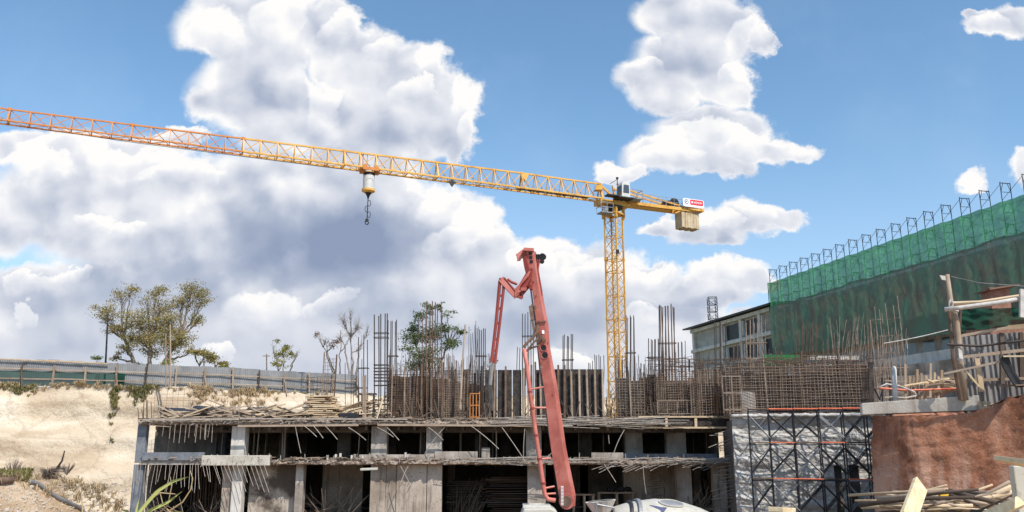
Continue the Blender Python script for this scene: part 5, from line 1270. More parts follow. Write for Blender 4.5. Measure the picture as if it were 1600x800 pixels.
# folded outer arms
arm3 = boomseg('folded_arm', [(818,395,.16),(822,415,.2),(828,440,.2),(829,452,.14)], M['red_d'], .3)
arm4 = boomseg('folded_arm', [(829,420,.22),(824,432,.34),(816,447,.40),(808,458,.34),(806,463,.2)], M['red_d'], .35)
mb = MB()
for o in (0, 3, 6): mb.tube([B2(828 - o * .4, 424 + o, -.1), B2(812 - o, 446 + o, -.1), B2(808 - o * .5, 458 + o * .7, -.1)], .045, 6)
mb.bar(B2(806,458,-.1), B2(823,450,-.1), .07); mb.bar(B2(814,452,-.1), B2(822,452,-.12), .12); mb.tube([B2(828,432), B2(831,440), B2(829,445)], .03, 5)
mb.build('hydraulic_pipes', M['red'], arm4)
mb = MB(); mb.bar(B2(783,436), B2(808,463), .20, .26); mb.build('folded_arm', M['red'], pump)
mb = MB(); mb.tube([B2(793,436,.1), B2(800,441,.1), B2(808,444,.1)], .06, 6); mb.tube([B2(788,434,-.1), B2(806,456,-.1)], .035, 5); mb.bar(B2(806,462), B2(816,466), .1); mb.bar(B2(816,466), B2(816,456), .08); mb.build('arm_linkage', M['red_d'], pump)
mb = MB(); mb.tube([B2(783,435), B2(781,440), B2(775,505), B2(768,565)], .075, 7, .065)
mb.tube([B2(783,435), B2(787.5,438), B2(786,460), B2(779,520), B2(773,568)], .06, 7)
for a, b in (((781,462),(787,462)),((778,482),(784,482)),((775,505),(781,505)),((772,530),(778,530)),((770,548),(776,548))): mb.bar(B2(*a), B2(*b), .06, .1)
mb.build('end_pipe', M['red_d'], pump)
mb = MB(); mb.tube([B2(771,568), B2(768,580), B2(766,600), B2(768,640, 1)], .08, 7); mb.build('end_hose', M['hose'], pump)
# delivery pipe beside the boom
mb = MB(); mb.tube([B2(819,545,-.1), B2(823,570,-.1), B2(829,620,-.1), B2(839,690,-.1), B2(849,758,-.1), B2(851,772,-.1), B2(856,780,-.1), B2(868,782,-.1)], .085, 9)
dp = mb.build('delivery_pipe', M['red'], pump, smooth=True)
mb = MB()
for a, b in (((830,608),(849,605)),((833,637),(853,637)),((844,717),(861,716)),((851,763),(866,760)),((849,772),(868,771))): mb.tube([B2(*a,-.1), B2(*b,0)], .04, 6)
mb.build('pipe_bracket', M['red'], dp)
mb = MB()
for px, py in ((828,612),(832,638),(838,680),(843,717),(849,755)): mb.disc(B2(px, py, -.1), (B2(849,758,-.1) - B2(823,570,-.1)), .105, .07, 10)
mb.build('pipe_coupling', M['red_d'], dp)
mb = MB(); mb.tube([B2(818,543,-.1), B2(823,536,-.1), B2(832,528,-.1), B2(839,519,-.1), B2(840,508,-.1)], .06, 7); mb.tube([B2(821,548,.0), B2(832,543,0), B2(842,540,0)], .045, 6); mb.tube([B2(820,540,.1), B2(833,524,.1), B2(838,505,.1)], .035, 6)
mb.tube([B2(823,549,-.1), B2(829,541,-.1), B2(836,533,-.1), B2(841,528,-.1)], .045, 6); mb.tube([B2(835,486,0), B2(836,478,0), B2(830,476,0)], .035, 5); mb.bar(B2(829,478,0), B2(832,500,0), .14, .14); mb.bar(B2(832,500,0), B2(835,522,0), .09, .09)
mb.build('hose_bundle', M['rustplate'], pump)
# the truck under it
mb = MB(); tx = P(880,780,YP).x
mb.box((tx - 1.9, YP - 1.25, .9), (tx + 6.5, YP + 1.25, 1.25)); mb.build('chassis', M['red_d'], pump)
mb = MB(); mb.box((tx - .7, YP - .7, 1.25), (tx + .7, YP + .7, 2.4)); mb.lathe([(0,.6),(.3,.6),(.3,.28),(1.3,.28)], (tx + .1, YP + .2, 2.3), (0,0,1), 18); mb.build('turret', M['red'], pump)
zc = P(840, 791, YP - .2).z; xa, xb = P(813, 795, YP).x, P(868, 795, YP).x
mb = MB(); mb.prism([(xa, YP - 1.2, .9), (xa, YP - 1.2, zc - .35), (xa + .12, YP - 1.2, zc - .02), (xb - .2, YP - 1.2, zc), (xb, YP - 1.2, zc - .1), (xb, YP - 1.2, .9)], (0, 2.3, 0)); cb = mb.build('truck_cab', M['white'], pump, bev=.06)
mb = MB(); mb.box((xa - .01, YP - 1.0, 2.2), (xa + .02, YP + .9, 3.2)); mb.build('windscreen', M['glass'], cb)
mb = MB(); mb.box((xa + .35, YP - 1.215, 2.1), (xb - .3, YP - 1.19, 3.2)); mb.build('window', M['glass'], cb)
for i in range(3): mb = MB(); mb.bar((xa + .1, YP - .9 + i * .8, zc + .02), (xb - .2, YP - .9 + i * .8, zc + .03), .05, .06); mb.build('roof_rail', M['conc_l'], cb)
for wx in (tx - 1.2, tx + 3.6, tx + 5.0):
    for s_ in (-1, 1):
        mb = MB(); mb.disc((wx, YP + 1.1 * s_, .5), (0,1,0), .5, .32, 24); wh = mb.build('wheel', M['rubber'], pump)
        mb = MB(); mb.disc((wx, YP + 1.1 * s_, .5), (0,1,0), .27, .34, 16); mb.build('rim', M['greym'], wh)

# ---------------------------------------------------------------- mixer truck
YM = 33.0
ctop = P(1038, 778, YM); mix = thing('mixer_truck', 'concrete mixer truck whose pale drum shows at the bottom of the picture', 'mixer truck', (ctop.x, YM, 0))
ax = Vector((1, .12, -.20)).normalized(); rD = 1.18
dc = Vector((ctop.x, YM, ctop.z - rD - .04))
mb = MB(); prof = [(-2.15,.40),(-2.1,.52),(-1.7,.72),(-1.25,.90),(-.6,1.10),(0,rD),(.55,rD*.995),(1.2,1.10),(2.2,.86),(2.9,.62),(3.05,.40),(3.06,.0)]
mb.lathe(prof, dc, ax, 48); dr = mb.build('drum', M['white'], mix, smooth=True)
def onD(t, ang, lift=.012):
    r_ = 0
    for (a, ra), (b, rb_) in zip(prof, prof[1:]):
        if a <= t <= b: r_ = ra + (rb_ - ra) * (t - a) / (b - a)
    up = Vector((0,0,1)); up = (up - ax * up.dot(ax)).normalized(); sd_ = ax.cross(up)
    if sd_.y > 0: sd_ = -sd_
    return dc + ax * t + (up * math.cos(ang) + sd_ * math.sin(ang)) * (r_ + lift)
mb = MB()
def hat(u, v): a = u * 6.2832; return onD(-.10 + .46 * v * math.cos(a), R(25) + .20 * v * math.sin(a), .03)
mb.grid(hat, 32, 5); mb.build('hatch_cover', M['greym'], dr, smooth=True)
mb = MB(); mb.tube([hat(k / 32, 1.0) for k in range(33)], .03, 5); mb.build('hatch_rim', M['white'], dr)
mb = MB(); 
def pol(ps, t0, a0, st, sa):
    c = [onD(t0 + st * x, a0 + sa * y, .02) for x, y in ps]; mb.add(c, [tuple(range(len(c)))])
pol([(0,0),(.35,.12),(.52,.42)], -.95, R(34), .75, .62); pol([(.35,.12),(.55,.2),(.85,.18),(.52,.42)], -.95, R(34), .75, .62); pol([(.52,.42),(.85,.18),(.62,.6)], -.95, R(34), .75, .62)
pol([(.5,.5),(.62,.6),(.75,.75),(.45,.65)], -.95, R(34), .75, .62)
mb.build('blue_logo', M['sign_b'] if False else mat('logo_blue', [(.07,.08,.15),(.10,.11,.20)], 2), dr)
mb = MB(); mb.lathe([(-1.35,.90),(-1.33,.97),(-1.2,.99),(-1.18,.93)], dc, ax, 40); mb.build('drum_ring', M['greym'], dr)
mb = MB(); mb.lathe([(-1.62,.80),(-1.60,.86),(-1.5,.86),(-1.49,.80)], dc, ax, 40); mb.build('drum_ring', M['darkm'], dr)
hp = dc + ax * -2.2
mb = MB(); mb.lathe([(0,.25),(.5,.55),(.55,.58),(.55,.5)], hp + V(-.25,0,.15), (-.1,0,1), 16); mb.build('hopper', M['conc_l'], mix)
mb = MB(); mb.tube([hp + V(.2,-.6,-.6), hp + V(.1,-.7,.5), hp + V(-.5,-.7,.62), hp + V(-.7,-.6,.0)], .05, 6); mb.bar(hp + V(-.3,0,-.1), hp + V(-1.1,-.2,-1.3), .4, .2); mb.build('chute', M['greym'], mix)
mb = MB(); mb.box((dc.x - 2.9, YM - .5, .9), (dc.x + 5.3, YM + .5, 1.3)); mb.box((dc.x - 1.9, YM - .9, 1.3), (dc.x - 1.5, YM + .9, 2.2)); mb.box((dc.x + 2.6, YM - .9, 1.3), (dc.x + 3.0, YM + .9, 2.0)); mb.build('chassis', M['darkm'], mix)
mb = MB(); x0 = dc.x + 3.5; mb.prism([(x0, YM - 1.2, .7), (x0, YM - 1.2, 2.9), (x0 + 1.5, YM - 1.2, 2.9), (x0 + 1.85, YM - 1.2, 1.9), (x0 + 1.9, YM - 1.2, .7)], (0, 2.4, 0)); cb = mb.build('truck_cab', M['white'], mix, bev=.06)
mb = MB(); mb.box((x0 + .4, YM - 1.215, 1.8), (x0 + 1.3, YM - 1.19, 2.6)); mb.build('window', M['glass'], cb)
for wx in (dc.x - 2.2, dc.x - .85, dc.x + 4.3):
    for s_ in (-1, 1):
        mb = MB(); mb.disc((wx, YM + 1.0 * s_, .5), (0,1,0), .5, .34, 24); wh = mb.build('wheel', M['rubber'], mix)
        mb = MB(); mb.disc((wx, YM + 1.0 * s_, .5), (0,1,0), .27, .36, 16); mb.build('rim', M['greym'], wh)

# ---------------------------------------------------------------- wrapped wall and the scaffold before it
WA, WB = Vector((P(1146,700,55).x, 55.0, 0)), Vector((P(1392,700,52.6).x, 52.6, 0))
wd_ = (WB - WA).normalized(); wn = Vector((wd_.y, -wd_.x, 0)); WL = (WB - WA).length
ztop = P(0, 650, 54.6).z
holes = []
def wpt(u, v):
    s = u * WL; z = -.3 + (ztop + .3 + .10 * ns(s * .8, 4)) * v
    rid = abs(ns(s * .30 + 3, z * 1.5 + s * .2)) * .15 + abs(ns(s * .8 + z * .5, z * 2.9, 4)) * .08 + .28 * ns(s * .25, z * .35, 8) + .05 * ns(s * 4, z * 5)
    sag = .10 * math.sin(z * 5.0 + 2.0 * ns(s * .5, 1)) * max(0, ns(s * .2, z * .3, 2) + .4)
    bulge = .22 * sm(v, .93, 1.0)
    p = WA + wd_ * s + wn * (rid + sag + bulge * .0 + .2); return (p.x, p.y, z)
mb = MB(); mb.grid(wpt, 260, 190)
# two narrow openings
def inhole(f):
    c = sum((Vector(mb.v[i]) for i in f), Vector()) / len(f); s = (c - WA).dot(wd_)
    for a, b, t_ in HOL:
        if a < s < b and c.z < t_ - .12 * abs(s - (a+b)/2): return True
    return False
def sW(px, py=760):
    a = (px - 800) / F_PX; v = (400 - py) / F_PX; k = a / (math.cos(PITCH) - v * math.sin(PITCH))
    # WA.x + s*wd.x = k (WA.y + s*wd.y)
    return (k * WA.y - WA.x) / (wd_.x - k * wd_.y)
HOL = [(sW(1305), sW(1316), P(0, 727, 53).z), (sW(1328), sW(1343), P(0, 726, 53).z)]
mb.f = [f for f in mb.f if not inhole(f)]; mb.mi = [0] * len(mb.f)
ww = thing('wrapped_wall', 'tall wall wrapped in crumpled grey white plastic sheet behind the black scaffold', 'wall', (WA + WB) / 2)
mb.build('plastic_sheet', M['wrap'], ww, smooth=True)
mb = MB(); mb.prism([WA + wn * -.35 + V(0,0,-.5), WB + wn * -.35 + V(0,0,-.5), WB + V(0,9,-.5), WA + V(1.6,9,-.5)], V(0,0,ztop + .3)); mb.build('wall_core', M['conc_d'], ww)
mb = MB()
for j in range(9): z = ztop - .3 + .02 * j; 
pts = [WA + wd_ * (WL * k / 60) + wn * (.38 + .06 * ns(k * .7, 3)) + V(0, 0, ztop + .06 * ns(k * .5, 9)) for k in range(61)]
mb.tube(pts, .13, 7); mb.build('rolled_edge', M['wrap'], ww, smooth=True)
sf = thing('black_scaffold', 'black frame scaffold with orange red rails standing before the wrapped wall', 'scaffold', (WA + WB) / 2 + wn * 1.8)
lines = [1174, 1206, 1245, 1285, 1323, 1360, 1398]; lifts = [P(0, y, 52.5).z for y in (640, 692, 748, 806)] + [0.0]
def SP(s, o, z): return WA + wd_ * s + wn * o + V(0, 0, z)
SS = [sW(p, 790) * .975 + .15 for p in lines]
for i, s in enumerate(SS):
    for j in range(len(lifts) - 1):
        z1, z0 = lifts[j], lifts[j + 1]; mb = MB()
        for o in (.95, 2.2): mb.tube([SP(s, o, z0), SP(s, o, z1 - .02)], .046, 6)
        mb.tube([SP(s, .95, z1 - .12), SP(s, 2.2, z1 - .12)], .03, 5); mb.tube([SP(s, .95, z1 - 1.0), SP(s, 2.2, z1 - 1.0)], .022, 5)
        for o in (1.25, 1.9): mb.tube([SP(s, o, z1 - .12), SP(s, o, z1 - .6), SP(s, .95 if o < 1.5 else 2.2, z1 - .95)], .02, 4)
        for h in (.45, .75, 1.3, 1.6): mb.bar(SP(s, 2.2, z1 - h), SP(s, 1.98, z1 - h), .03)
        mb.build('frame', M['darkm'], sf)
for i in range(len(SS) - 1):
    for j in range(len(lifts) - 1):
        z1, z0 = lifts[j], lifts[j + 1]; a, b = SS[i], SS[i + 1]
        for o in (.95, 1.6, 2.2):
            mb = MB(); mb.tube([SP(a, o, z0 + .3), SP(b, o, z1 - .3)], .027, 4); mb.tube([SP(a, o + .03, z1 - .3), SP(b, o + .03, z0 + .3)], .027, 4); mb.tube([SP(a, o, z1 - .1), SP(b, o, z1 - .1)], .022, 4); mb.build('cross_brace', M['darkm'] if (i + j) % 3 else M['greym'], sf)
for j, z in enumerate(lifts[:3]):
    for i in range(len(SS) - 1):
        if (j, i) in ((0, 0), (1, 0), (2, 0)): pass
        a, b = SS[i], SS[i + 1]; col_ = M['orangep'] if (j, i) in ((0,1),(0,2),(0,3),(0,4),(0,5),(1,1),(1,3),(1,5),(2,1),(2,2),(2,4)) else M['rust']
        mb = MB(); mb.tube([SP(a + .02, 2.26, z + .02 + .03 * ns(i, j)), SP(b - .02, 2.26, z + .03 * ns(i + 1, j))], .05 if j == 0 else .042, 7); mb.build('rail', col_, sf)
mb = MB()
for i in range(len(SS)):
    mb.tube([SP(SS[i], 2.2, lifts[0]), SP(SS[i], 2.2, lifts[0] + .12)], .03, 5)
mb.build('spigot', M['darkm'], sf)

# ---------------------------------------------------------------- the netted building and its grey end
GA = Vector((34.3, 110.0, 0)); GD = Vector((.2455, -.9694, 0)); GN_ = Vector((-GD.y, GD.x, 0))
if GN_.x > 0: GN_ = -GN_                       # towards the open side (left, towards the site)
def G(t, o, z): return GA + GD * t + GN_ * o + V(0, 0, z)
zb_net = lambda t: 17.7 - .035 * t
TE = 56.0
gb = thing('netted_building', 'long multi storey building on the right under green scaffold netting', 'building', G(20, -8, 11))
mb = MB(); mb.prism([G(-.0, -1.6, 4), G(TE, -1.6, 4), G(TE, -16, 4), G(-.0, -16, 4)], V(0, 0, 20.2)); mb.build('wall', M['conc'], gb)
mb = MB()
for z in (14.6, 17.9, 21.2): mb.prism([G(.1, -1.45, z), G(TE, -1.45, z), G(TE, -1.6, z), G(.1, -1.6, z)], V(0,0,.45))
mb.build('floor_band', M['conc_l'], gb)
for i in range(20):
    for z in (15.2, 18.5, 21.8):
        t = 1.2 + i * 2.7; mb = MB(); mb.prism([G(t, -1.585, z), G(t + 1.7, -1.585, z), G(t + 1.7, -1.62, z), G(t, -1.62, z)], V(0,0,1.5)); mb.build('window', M['glass'], gb)
# plinth wall under the net
mb = MB(); mb.prism([G(1.0, -.3, 4), G(TE, -.3, 4), G(TE, -1.4, 4), G(1.0, -1.4, 4)], V(0,0,11.3)); mb.build('plinth', M['conc_l'], gb)
mb = MB(); mb.prism([G(8.0, .6, 4), G(TE, .6, 4), G(TE, -.28, 4), G(8.0, -.28, 4)], V(0,0,10.2)); mb.build('plinth', M['conc_w'], gb)
# grey end
ge = thing('grey_building', 'pale grey unfinished storeyed building left of the green net, with a dark roof edge', 'building', G(-12, -8, 11))
ZG = P(1198, 470, 110).z - .3
TL = -26.0
mb = MB(); mb.prism([G(TL, -1.9, 8), G(-.3, -1.9, 8), G(-.3, -14, 8), G(TL, -14, 8)], V(0, 0, ZG - 8)); mb.build('wall', M['conc_b'] if False else mat('grey_render', [(.27,.26,.235),(.40,.385,.35),(.48,.465,.43)], .5, 7, .9, .3, 12, streak=.5, streakc=(.12,.11,.10)), ge)
sth = 3.25
for k in range(4):
    z = ZG - .25 - k * sth; mb = MB(); mb.prism([G(TL - .5, -1.3, z - .35), G(-.3, -1.3, z - .35), G(-.3, -1.89, z - .35), G(TL - .5, -1.89, z - .35)], V(0,0,.5)); mb.build('floor_band', M['conc_l'], ge)
for t in (TL + .1, -16.5, -10.8, -5.6, -1.0):
    mb = MB(); mb.prism([G(t - .35, -1.5, 8), G(t + .35, -1.5, 8), G(t + .35, -1.88, 8), G(t - .35, -1.88, 8)], V(0,0,ZG - 8.6)); mb.build('pillar', M['conc_l'], ge)
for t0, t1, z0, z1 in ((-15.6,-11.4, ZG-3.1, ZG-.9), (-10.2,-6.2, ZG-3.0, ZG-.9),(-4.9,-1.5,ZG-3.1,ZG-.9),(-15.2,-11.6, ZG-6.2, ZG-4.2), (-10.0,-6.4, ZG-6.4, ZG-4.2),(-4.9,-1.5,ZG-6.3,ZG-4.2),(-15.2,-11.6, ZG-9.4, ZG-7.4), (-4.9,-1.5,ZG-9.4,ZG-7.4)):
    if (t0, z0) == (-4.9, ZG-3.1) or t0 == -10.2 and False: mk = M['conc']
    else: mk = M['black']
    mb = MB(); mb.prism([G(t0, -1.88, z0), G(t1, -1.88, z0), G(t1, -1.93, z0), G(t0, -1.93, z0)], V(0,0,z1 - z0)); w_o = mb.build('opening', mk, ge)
    mb = MB(); mb.prism([G(t0, -1.5, z0), G(t0 + .2, -1.5, z0), G(t0 + .2, -1.87, z0), G(t0, -1.87, z0)], V(0,0,z1 - z0)); mb.build('reveal', M['conc_l'], w_o)
mb = MB(); mb.prism([G(TL - 1.6, -.5, ZG + .02), G(-.3, -.5, ZG + .02), G(-.3, -14.4, ZG + 1.2), G(TL - 1.6, -14.4, ZG + 1.2)], V(0,0,.22)); mb.build('roof', M['darkm'], ge)
mb = MB(); mb.nofix = True; hz = P(1100, 463, 131).z; hb = ZG; hx = G(-22.0, -3.2, 0); hw = .62
for a in range(int((hz - hb) / 1.0) + 1):
    z0 = hb + a * (hz - hb) / int((hz - hb)); z1 = z0 + 1.0
    for i, j in cor: mb.bar(hx + V(i*hw, j*hw, z0), hx + V(i*hw, j*hw, min(z1, hz)), .12)
    for k in range(4):
        p, q_ = cor[k], cor[(k+1)%4]; mb.bar(hx + V(p[0]*hw,p[1]*hw,z0), hx + V(q_[0]*hw,q_[1]*hw,z0), .09); mb.bar(hx + V(p[0]*hw,p[1]*hw,z0), hx + V(q_[0]*hw,q_[1]*hw,min(z1, hz)), .05)
tag(mb.build('hoist_mast', M['darkm']), 'small dark lattice mast rising from the roof of the grey building', 'hoist')
# scaffold behind and above the net
gs = thing('tall_scaffold', 'row of thin scaffold frames behind the green net, standing out above it', 'scaffold', G(20, 0, 11))
bays = 23; bl = TE / bays; ZN = 27.55; LH = 1.92
nf = 0
for i in range(bays + 1):
    t = i * bl
    for j in range(4):
        z1 = ZN + LH - j * LH; z0 = z1 - LH; mb = MB(); r_ = .042
        for o in (-.25, -1.35): mb.tube([G(t, o, z0), G(t, o, z1 - .02)], r_, 4)
        mb.tube([G(t, -.25, z1 - .1), G(t, -1.35, z1 - .1)], r_, 4); mb.tube([G(t, -.25, z1 - .95), G(t, -.55, z1 - .12)], r_ * .7, 4); mb.tube([G(t, -1.35, z1 - .95), G(t, -1.05, z1 - .12)], r_ * .7, 4)
        mb.tube([G(t, -.25, z1 - .95), G(t, -1.35, z1 - .95)], r_ * .6, 4)
        mb.build('frame', M['darkm'], gs)
for i in range(bays):
    t = i * bl; mb = MB(); mb.nofix = True
    for j in range(3):
        z1 = ZN + LH - j * LH - .25; z0 = z1 - LH + .4
        mb.tube([G(t, -.22, z0), G(t + bl, -.22, z1)], .022, 3); 
        if j: mb.tube([G(t, -.22, z1), G(t + bl, -.22, z0)], .022, 3)
        mb.tube([G(t, -.22, z1 - .15), G(t + bl, -.22, z1 - .15)], .022, 3) if j else None
    mb.build('brace', M['darkm'], gs)
nt = thing('safety_net', 'green safety net hung along the whole face of the long building', 'net', G(20, 0, 16))
def netpt(z0f, z1f, off, seed):
    def fn(u, v):
        t = u * (TE + .3); za, zb2 = z0f(t), z1f(t); z = za + (zb2 - za) * v
        pil = .16 * abs(math.sin(math.pi * t / bl)) * (1 if v < .98 else .6)
        sag = -.12 * abs(math.sin(math.pi * t / bl)) * sm(v, .9, 1)
        o = off + pil + .20 * fb(t * .35, z * .3, seed) + .10 * ns(t * 1.4, z * .5, seed) + .05 * ns(t * 3.5, z * 1.2)
        p = G(t, o, z + sag); return (p.x, p.y, p.z)
    return fn
mb = MB(); mb.grid(netpt(lambda t: 24.0 + .25 * ns(t * .25, 5), lambda t: ZN, -.02, 1), 330, 16); mb.build('upper_sheet', M['net'], nt, smooth=True)
mb = MB(); mb.grid(netpt(lambda t: zb_net(t) + .3 * ns(t * .22, 2), lambda t: 24.3 + .25 * ns(t * .25, 5), .10, 2), 330, 40); mb.build('lower_sheet', M['net_unlit'], nt, smooth=True)
mb = MB(); p_ = [G(-.05, .05, z) for z in (17.7, 22, ZN)]; mb.tube(p_, .05, 5); mb.build('edge_rope', M['net_d'], nt)
# ---------------------------------------------------------------- things on and around the red bank, right
def board(p, q_, w, h, m, name, label, cat='plank', grp=None, up=(0,0,1), bev=0):
    mb = MB(); mb.bar(p, q_, w, h, up=up); return tag(mb.build(name, M[m], bev=bev), label, cat, grp)
mb = MB(); a, b = P(1347, 640, 31.1), P(1531, 630, 29.4)
zt0, zt1 = P(0, 630, 31.1).z, P(0, 617.5, 29.4).z
qb0, qb1 = P(0, 648, 31.1).z, P(0, 641, 29.4).z
zb_ = lambda u: qb0 + (qb1 - qb0) * u
for i in range(1):
    u0, u1 = 0, 1
    p0_, p1_ = a.lerp(b, u0), a.lerp(b, u1); zt_ = lambda u: zt0 + (zt1 - zt0) * u
    mb.prism([(p0_.x, p0_.y, zb_(u0)), (p1_.x, p1_.y, zb_(u1)), (p1_.x, p1_.y, zt_(u1)), (p0_.x, p0_.y, zt_(u0))], (.25, .8, 0))
tag(mb.build('capping_beam', M['beige'], bev=.02), 'pale concrete beam lying along the top of the red earth bank', 'beam')
mb = MB()
for px, py in ((1533,640),(1540,640),(1547,640)): c = P(px, py, 29.2); mb.bar(c + V(0,0,-.2), c + V(.03,.1,.28), .10, .06)
tag(mb.build('short_board', M['wood']), 'short pale boards standing at the right end of the concrete beam', 'boards')
q = random.Random(33)
for i in range(9):
    c = P(1536 + q.uniform(-6, 10), 640 + q.uniform(-2, 3), 28.9 + q.uniform(0, .5)); board(c, c + V(q.uniform(.2,.6), q.uniform(-.2,.2), q.uniform(.0,.25)), .08, .05, 'wood', 'wood_offcut', 'pale wood offcut lying at the right end of the concrete beam', grp='offcuts by the beam')
# stakes and sticks behind the beam
YS = 34.0
for i, px in enumerate((1415,1421,1427,1433,1440,1447,1453,1459,1466,1472)):
    board(P(px, 640, YS + .3 * (i % 2)), P(px + q.uniform(-1.5,1.5), (588 if i % 3 else 572) + q.uniform(-6, 8), YS), .09, .06, 'wood' if i % 2 else 'wood_g', 'stake', 'upright stake, %s from the left in the row behind the concrete beam' % (['first'] + ORD[1:])[i], 'stake', 'row of stakes behind the concrete beam')
for i in range(30):
    px = q.uniform(1378, 1500); py = q.uniform(586, 622); L = q.uniform(20, 75); a_ = q.uniform(-.35, .45)
    board(P(px, py, YS + q.uniform(-.8, 1.5)), P(px + L, py + L * a_, YS + q.uniform(-.6, 1)), .09, .06, q.choice(('wood', 'wood_g', 'wood_g', 'wood_n')), 'stick', 'stick in the jumble of timber behind the concrete beam', 'stick', 'sticks behind the concrete beam')
mb = MB(); mb.tube([P(1399, 632, 31.5), P(1397, 577, 31.5)], .09, 8); mb.lathe([(0,.09),(.1,.06),(.12,.01)], P(1397, 577, 31.5), (0,0,1), 8); tag(mb.build('round_post', M['pipe_w'], smooth=True), 'single grey round post standing behind the left part of the concrete beam', 'post')
mb = MB(); mb.tube([P(1370, 606, 33), P(1420, 610, 33), P(1470, 608, 33), P(1520, 607, 32.5)], .04, 6); tag(mb.build('orange_rail', M['orangep']), 'thin orange rail running level behind the concrete beam', 'rail')
mb = MB(); mb.tube([P(1366, 607, 38), P(1375, 625, 38)], .04, 5); mb.tube([P(1384, 592, 38), P(1374, 625, 38)], .03, 5); mb.tube([P(1378, 590, 38), P(1379, 630, 38)], .04, 5); mb.tube([P(1390, 590, 38), P(1391, 630, 38)], .04, 5); tag(mb.build('small_black_frame', M['darkm']), 'small black braced frame left of the round post', 'frame')
mb = MB(); pts = [P(px, py, 32.6) for px, py in ((1372,606),(1385,600),(1405,603),(1428,612),(1432,618),(1415,622),(1390,620))]; mb.tube(pts, .035, 6); tag(mb.build('bent_tube', M['pipe_w'], smooth=True), 'pale bent tube looping behind the concrete beam', 'tube')
# thin rod mesh standing behind, tan
mesh_panel('rod_screen', 'tall pale rod screen behind the stakes, below the green net', M['rust_l'], (X(1372, 46, 600), 46), (X(1418, 45, 600), 45), 7.3, Zpy(500, 46), .17, .9, .016, .06, None, 1.2, seed=41)
# low brown bank and pale wall filling behind
mb = MB(); mb.prism([(X(1400, 47, 600), 47, 5), (X(1640, 42, 600), 42, 5), (X(1640, 44, 600), 46, 5), (X(1400, 49, 600), 50, 5)], V(0, 0, 4.9)); tag(mb.build('low_wall', M['conc_w']), 'low rough pale wall behind the stakes and the zinc fence', 'wall')
# tall pole with level poles
tp = thing('tall_pole_frame', 'tall rough timber pole with level poles lashed on, right of the green net front', 'pole frame', P(1505, 620, 29.5))
mb = MB(); mb.tube([P(1507, 625, 29.5), P(1499, 560, 29.5), P(1494, 500, 29.5), P(1485, 470, 29.5), P(1480, 429, 29.5)], .14, 8, .075); mb.build('upright_pole', M['wood_g'], tp, smooth=True)
mb = MB(); mb.tube([P(1501, 625, 29.3), P(1489, 560, 29.2), P(1483, 485, 29.3)], .07, 6, .05); mb.build('second_upright', M['rust'], tp)
mb = MB(); mb.tube([P(1476, 483.5, 28.9), P(1500, 481, 28.7), P(1560, 473, 28.3), P(1640, 459, 27.8)], .078, 9); mb.build('pale_level_pole', M['pipe_w'], tp, smooth=True)
mb = MB(); mb.tube([P(1486, 474, 29.2), P(1530, 472, 29), P(1592, 462, 28.9)], .07, 7, .05); mb.tube([P(1486, 476, 29.4), P(1530, 475, 29.3), P(1592, 466, 29.2)], .05, 7); mb.build('upper_level_pole', M['wood'], tp)
mb = MB(); mb.tube([P(1484, 484, 29.1), P(1498, 487, 29.0)], .05, 6)
for k in range(4): mb.tube([P(1486 + .8*math.cos(t_*.785)*4, 474 + k*1.2 + math.sin(t_*.785)*6, 29.1) for t_ in range(9)], .02, 4)
mb.build('lashing', M['pipe_w'], tp)
mb = MB(); mb.tube([P(1480,538,29.2), P(1530,541,28.9), P(1600,532,28.4), P(1640,529,28)], .045, 6); mb.build('dark_level_pole', M['rust_d'], tp)
mb = MB(); mb.prism([P(1468.5,430,29.4), P(1477,431,29.4), P(1478,438,29.4), P(1472,437,29.4)], V(0,.04,0)); mb.build('small_flag', M['white'], tp)
mb = MB(); mb.box(P(1497,562,29.2), P(1503,544,29.1)); mb.bar(P(1497,560,29.2), P(1503,563,29.1), .1); mb.build('lamp_box', M['pipe_w'], tp)
# zinc fence on the right
rf = thing('zinc_shed_fence', 'dull zinc sheet fence with rough timber rails at the right edge', 'fence', P(1550, 600, 29))
A_, B_ = (X(1496, 30.5, 560), 30.5), (X(1660, 29.9, 560), 29.9)
for i in range(9):
    a2 = (A_[0] + (B_[0]-A_[0]) * i/9, A_[1] + (B_[1]-A_[1]) * i/9); b2 = (A_[0] + (B_[0]-A_[0]) * (i+1)/9, A_[1] + (B_[1]-A_[1]) * (i+1)/9)
    mb = MB(); px_ = 1496 + 18 * i; corr_sheet(mb, a2, b2, 7.0, P(0, 527 - 1.6 * i + q.uniform(-.6,.6), a2[1]).z, .03, .22); mb.build('zinc_sheet', M['zinc_d'], rf)
for (p0_, p1_, w, m) in (((1494,526),(1575,512),.10,'wood_g'),((1575,512),(1640,506),.16,'wood'),((1503,558),(1600,547),.11,'wood_g'),((1497,595),(1640,590),.10,'wood_g'),((1460,592),(1640,566),.0,'wood')):
    if w: mb = MB(); mb.bar(P(*p0_, 30.0), P(*p1_, 29.5), .06, w); mb.build('rail', M[m], rf)
for px in (1566, 1596):
    mb = MB(); mb.bar(P(px, 600, 29.7), P(px - 1, 520, 29.7), .14, .1); mb.build('fence_post', M['wood_d'], rf)
board(P(1475, 584, 28.8), P(1563, 565, 28), .07, .07, 'wood_g', 'thin_pole', 'thin pole crossing the zinc fence at a slant, its right end near the black sheet', 'pole')
board(P(1526, 560, 29.6), P(1534, 612, 29.6), .17, .08, 'wood', 'leaning_board', 'pale board leaning upright before the zinc fence', 'board', None, (0,1,0))
board(P(1498, 566, 29.5), P(1530, 604, 29.3), .08, .06, 'wood_n', 'brace_board', 'pale board slanting down from the tall rough pole', 'board')
board(P(1567, 557, 28.4), P(1640, 556, 28), .12, .05, 'wood', 'level_board', 'pale level board above the black curved sheet at the right edge', 'board')
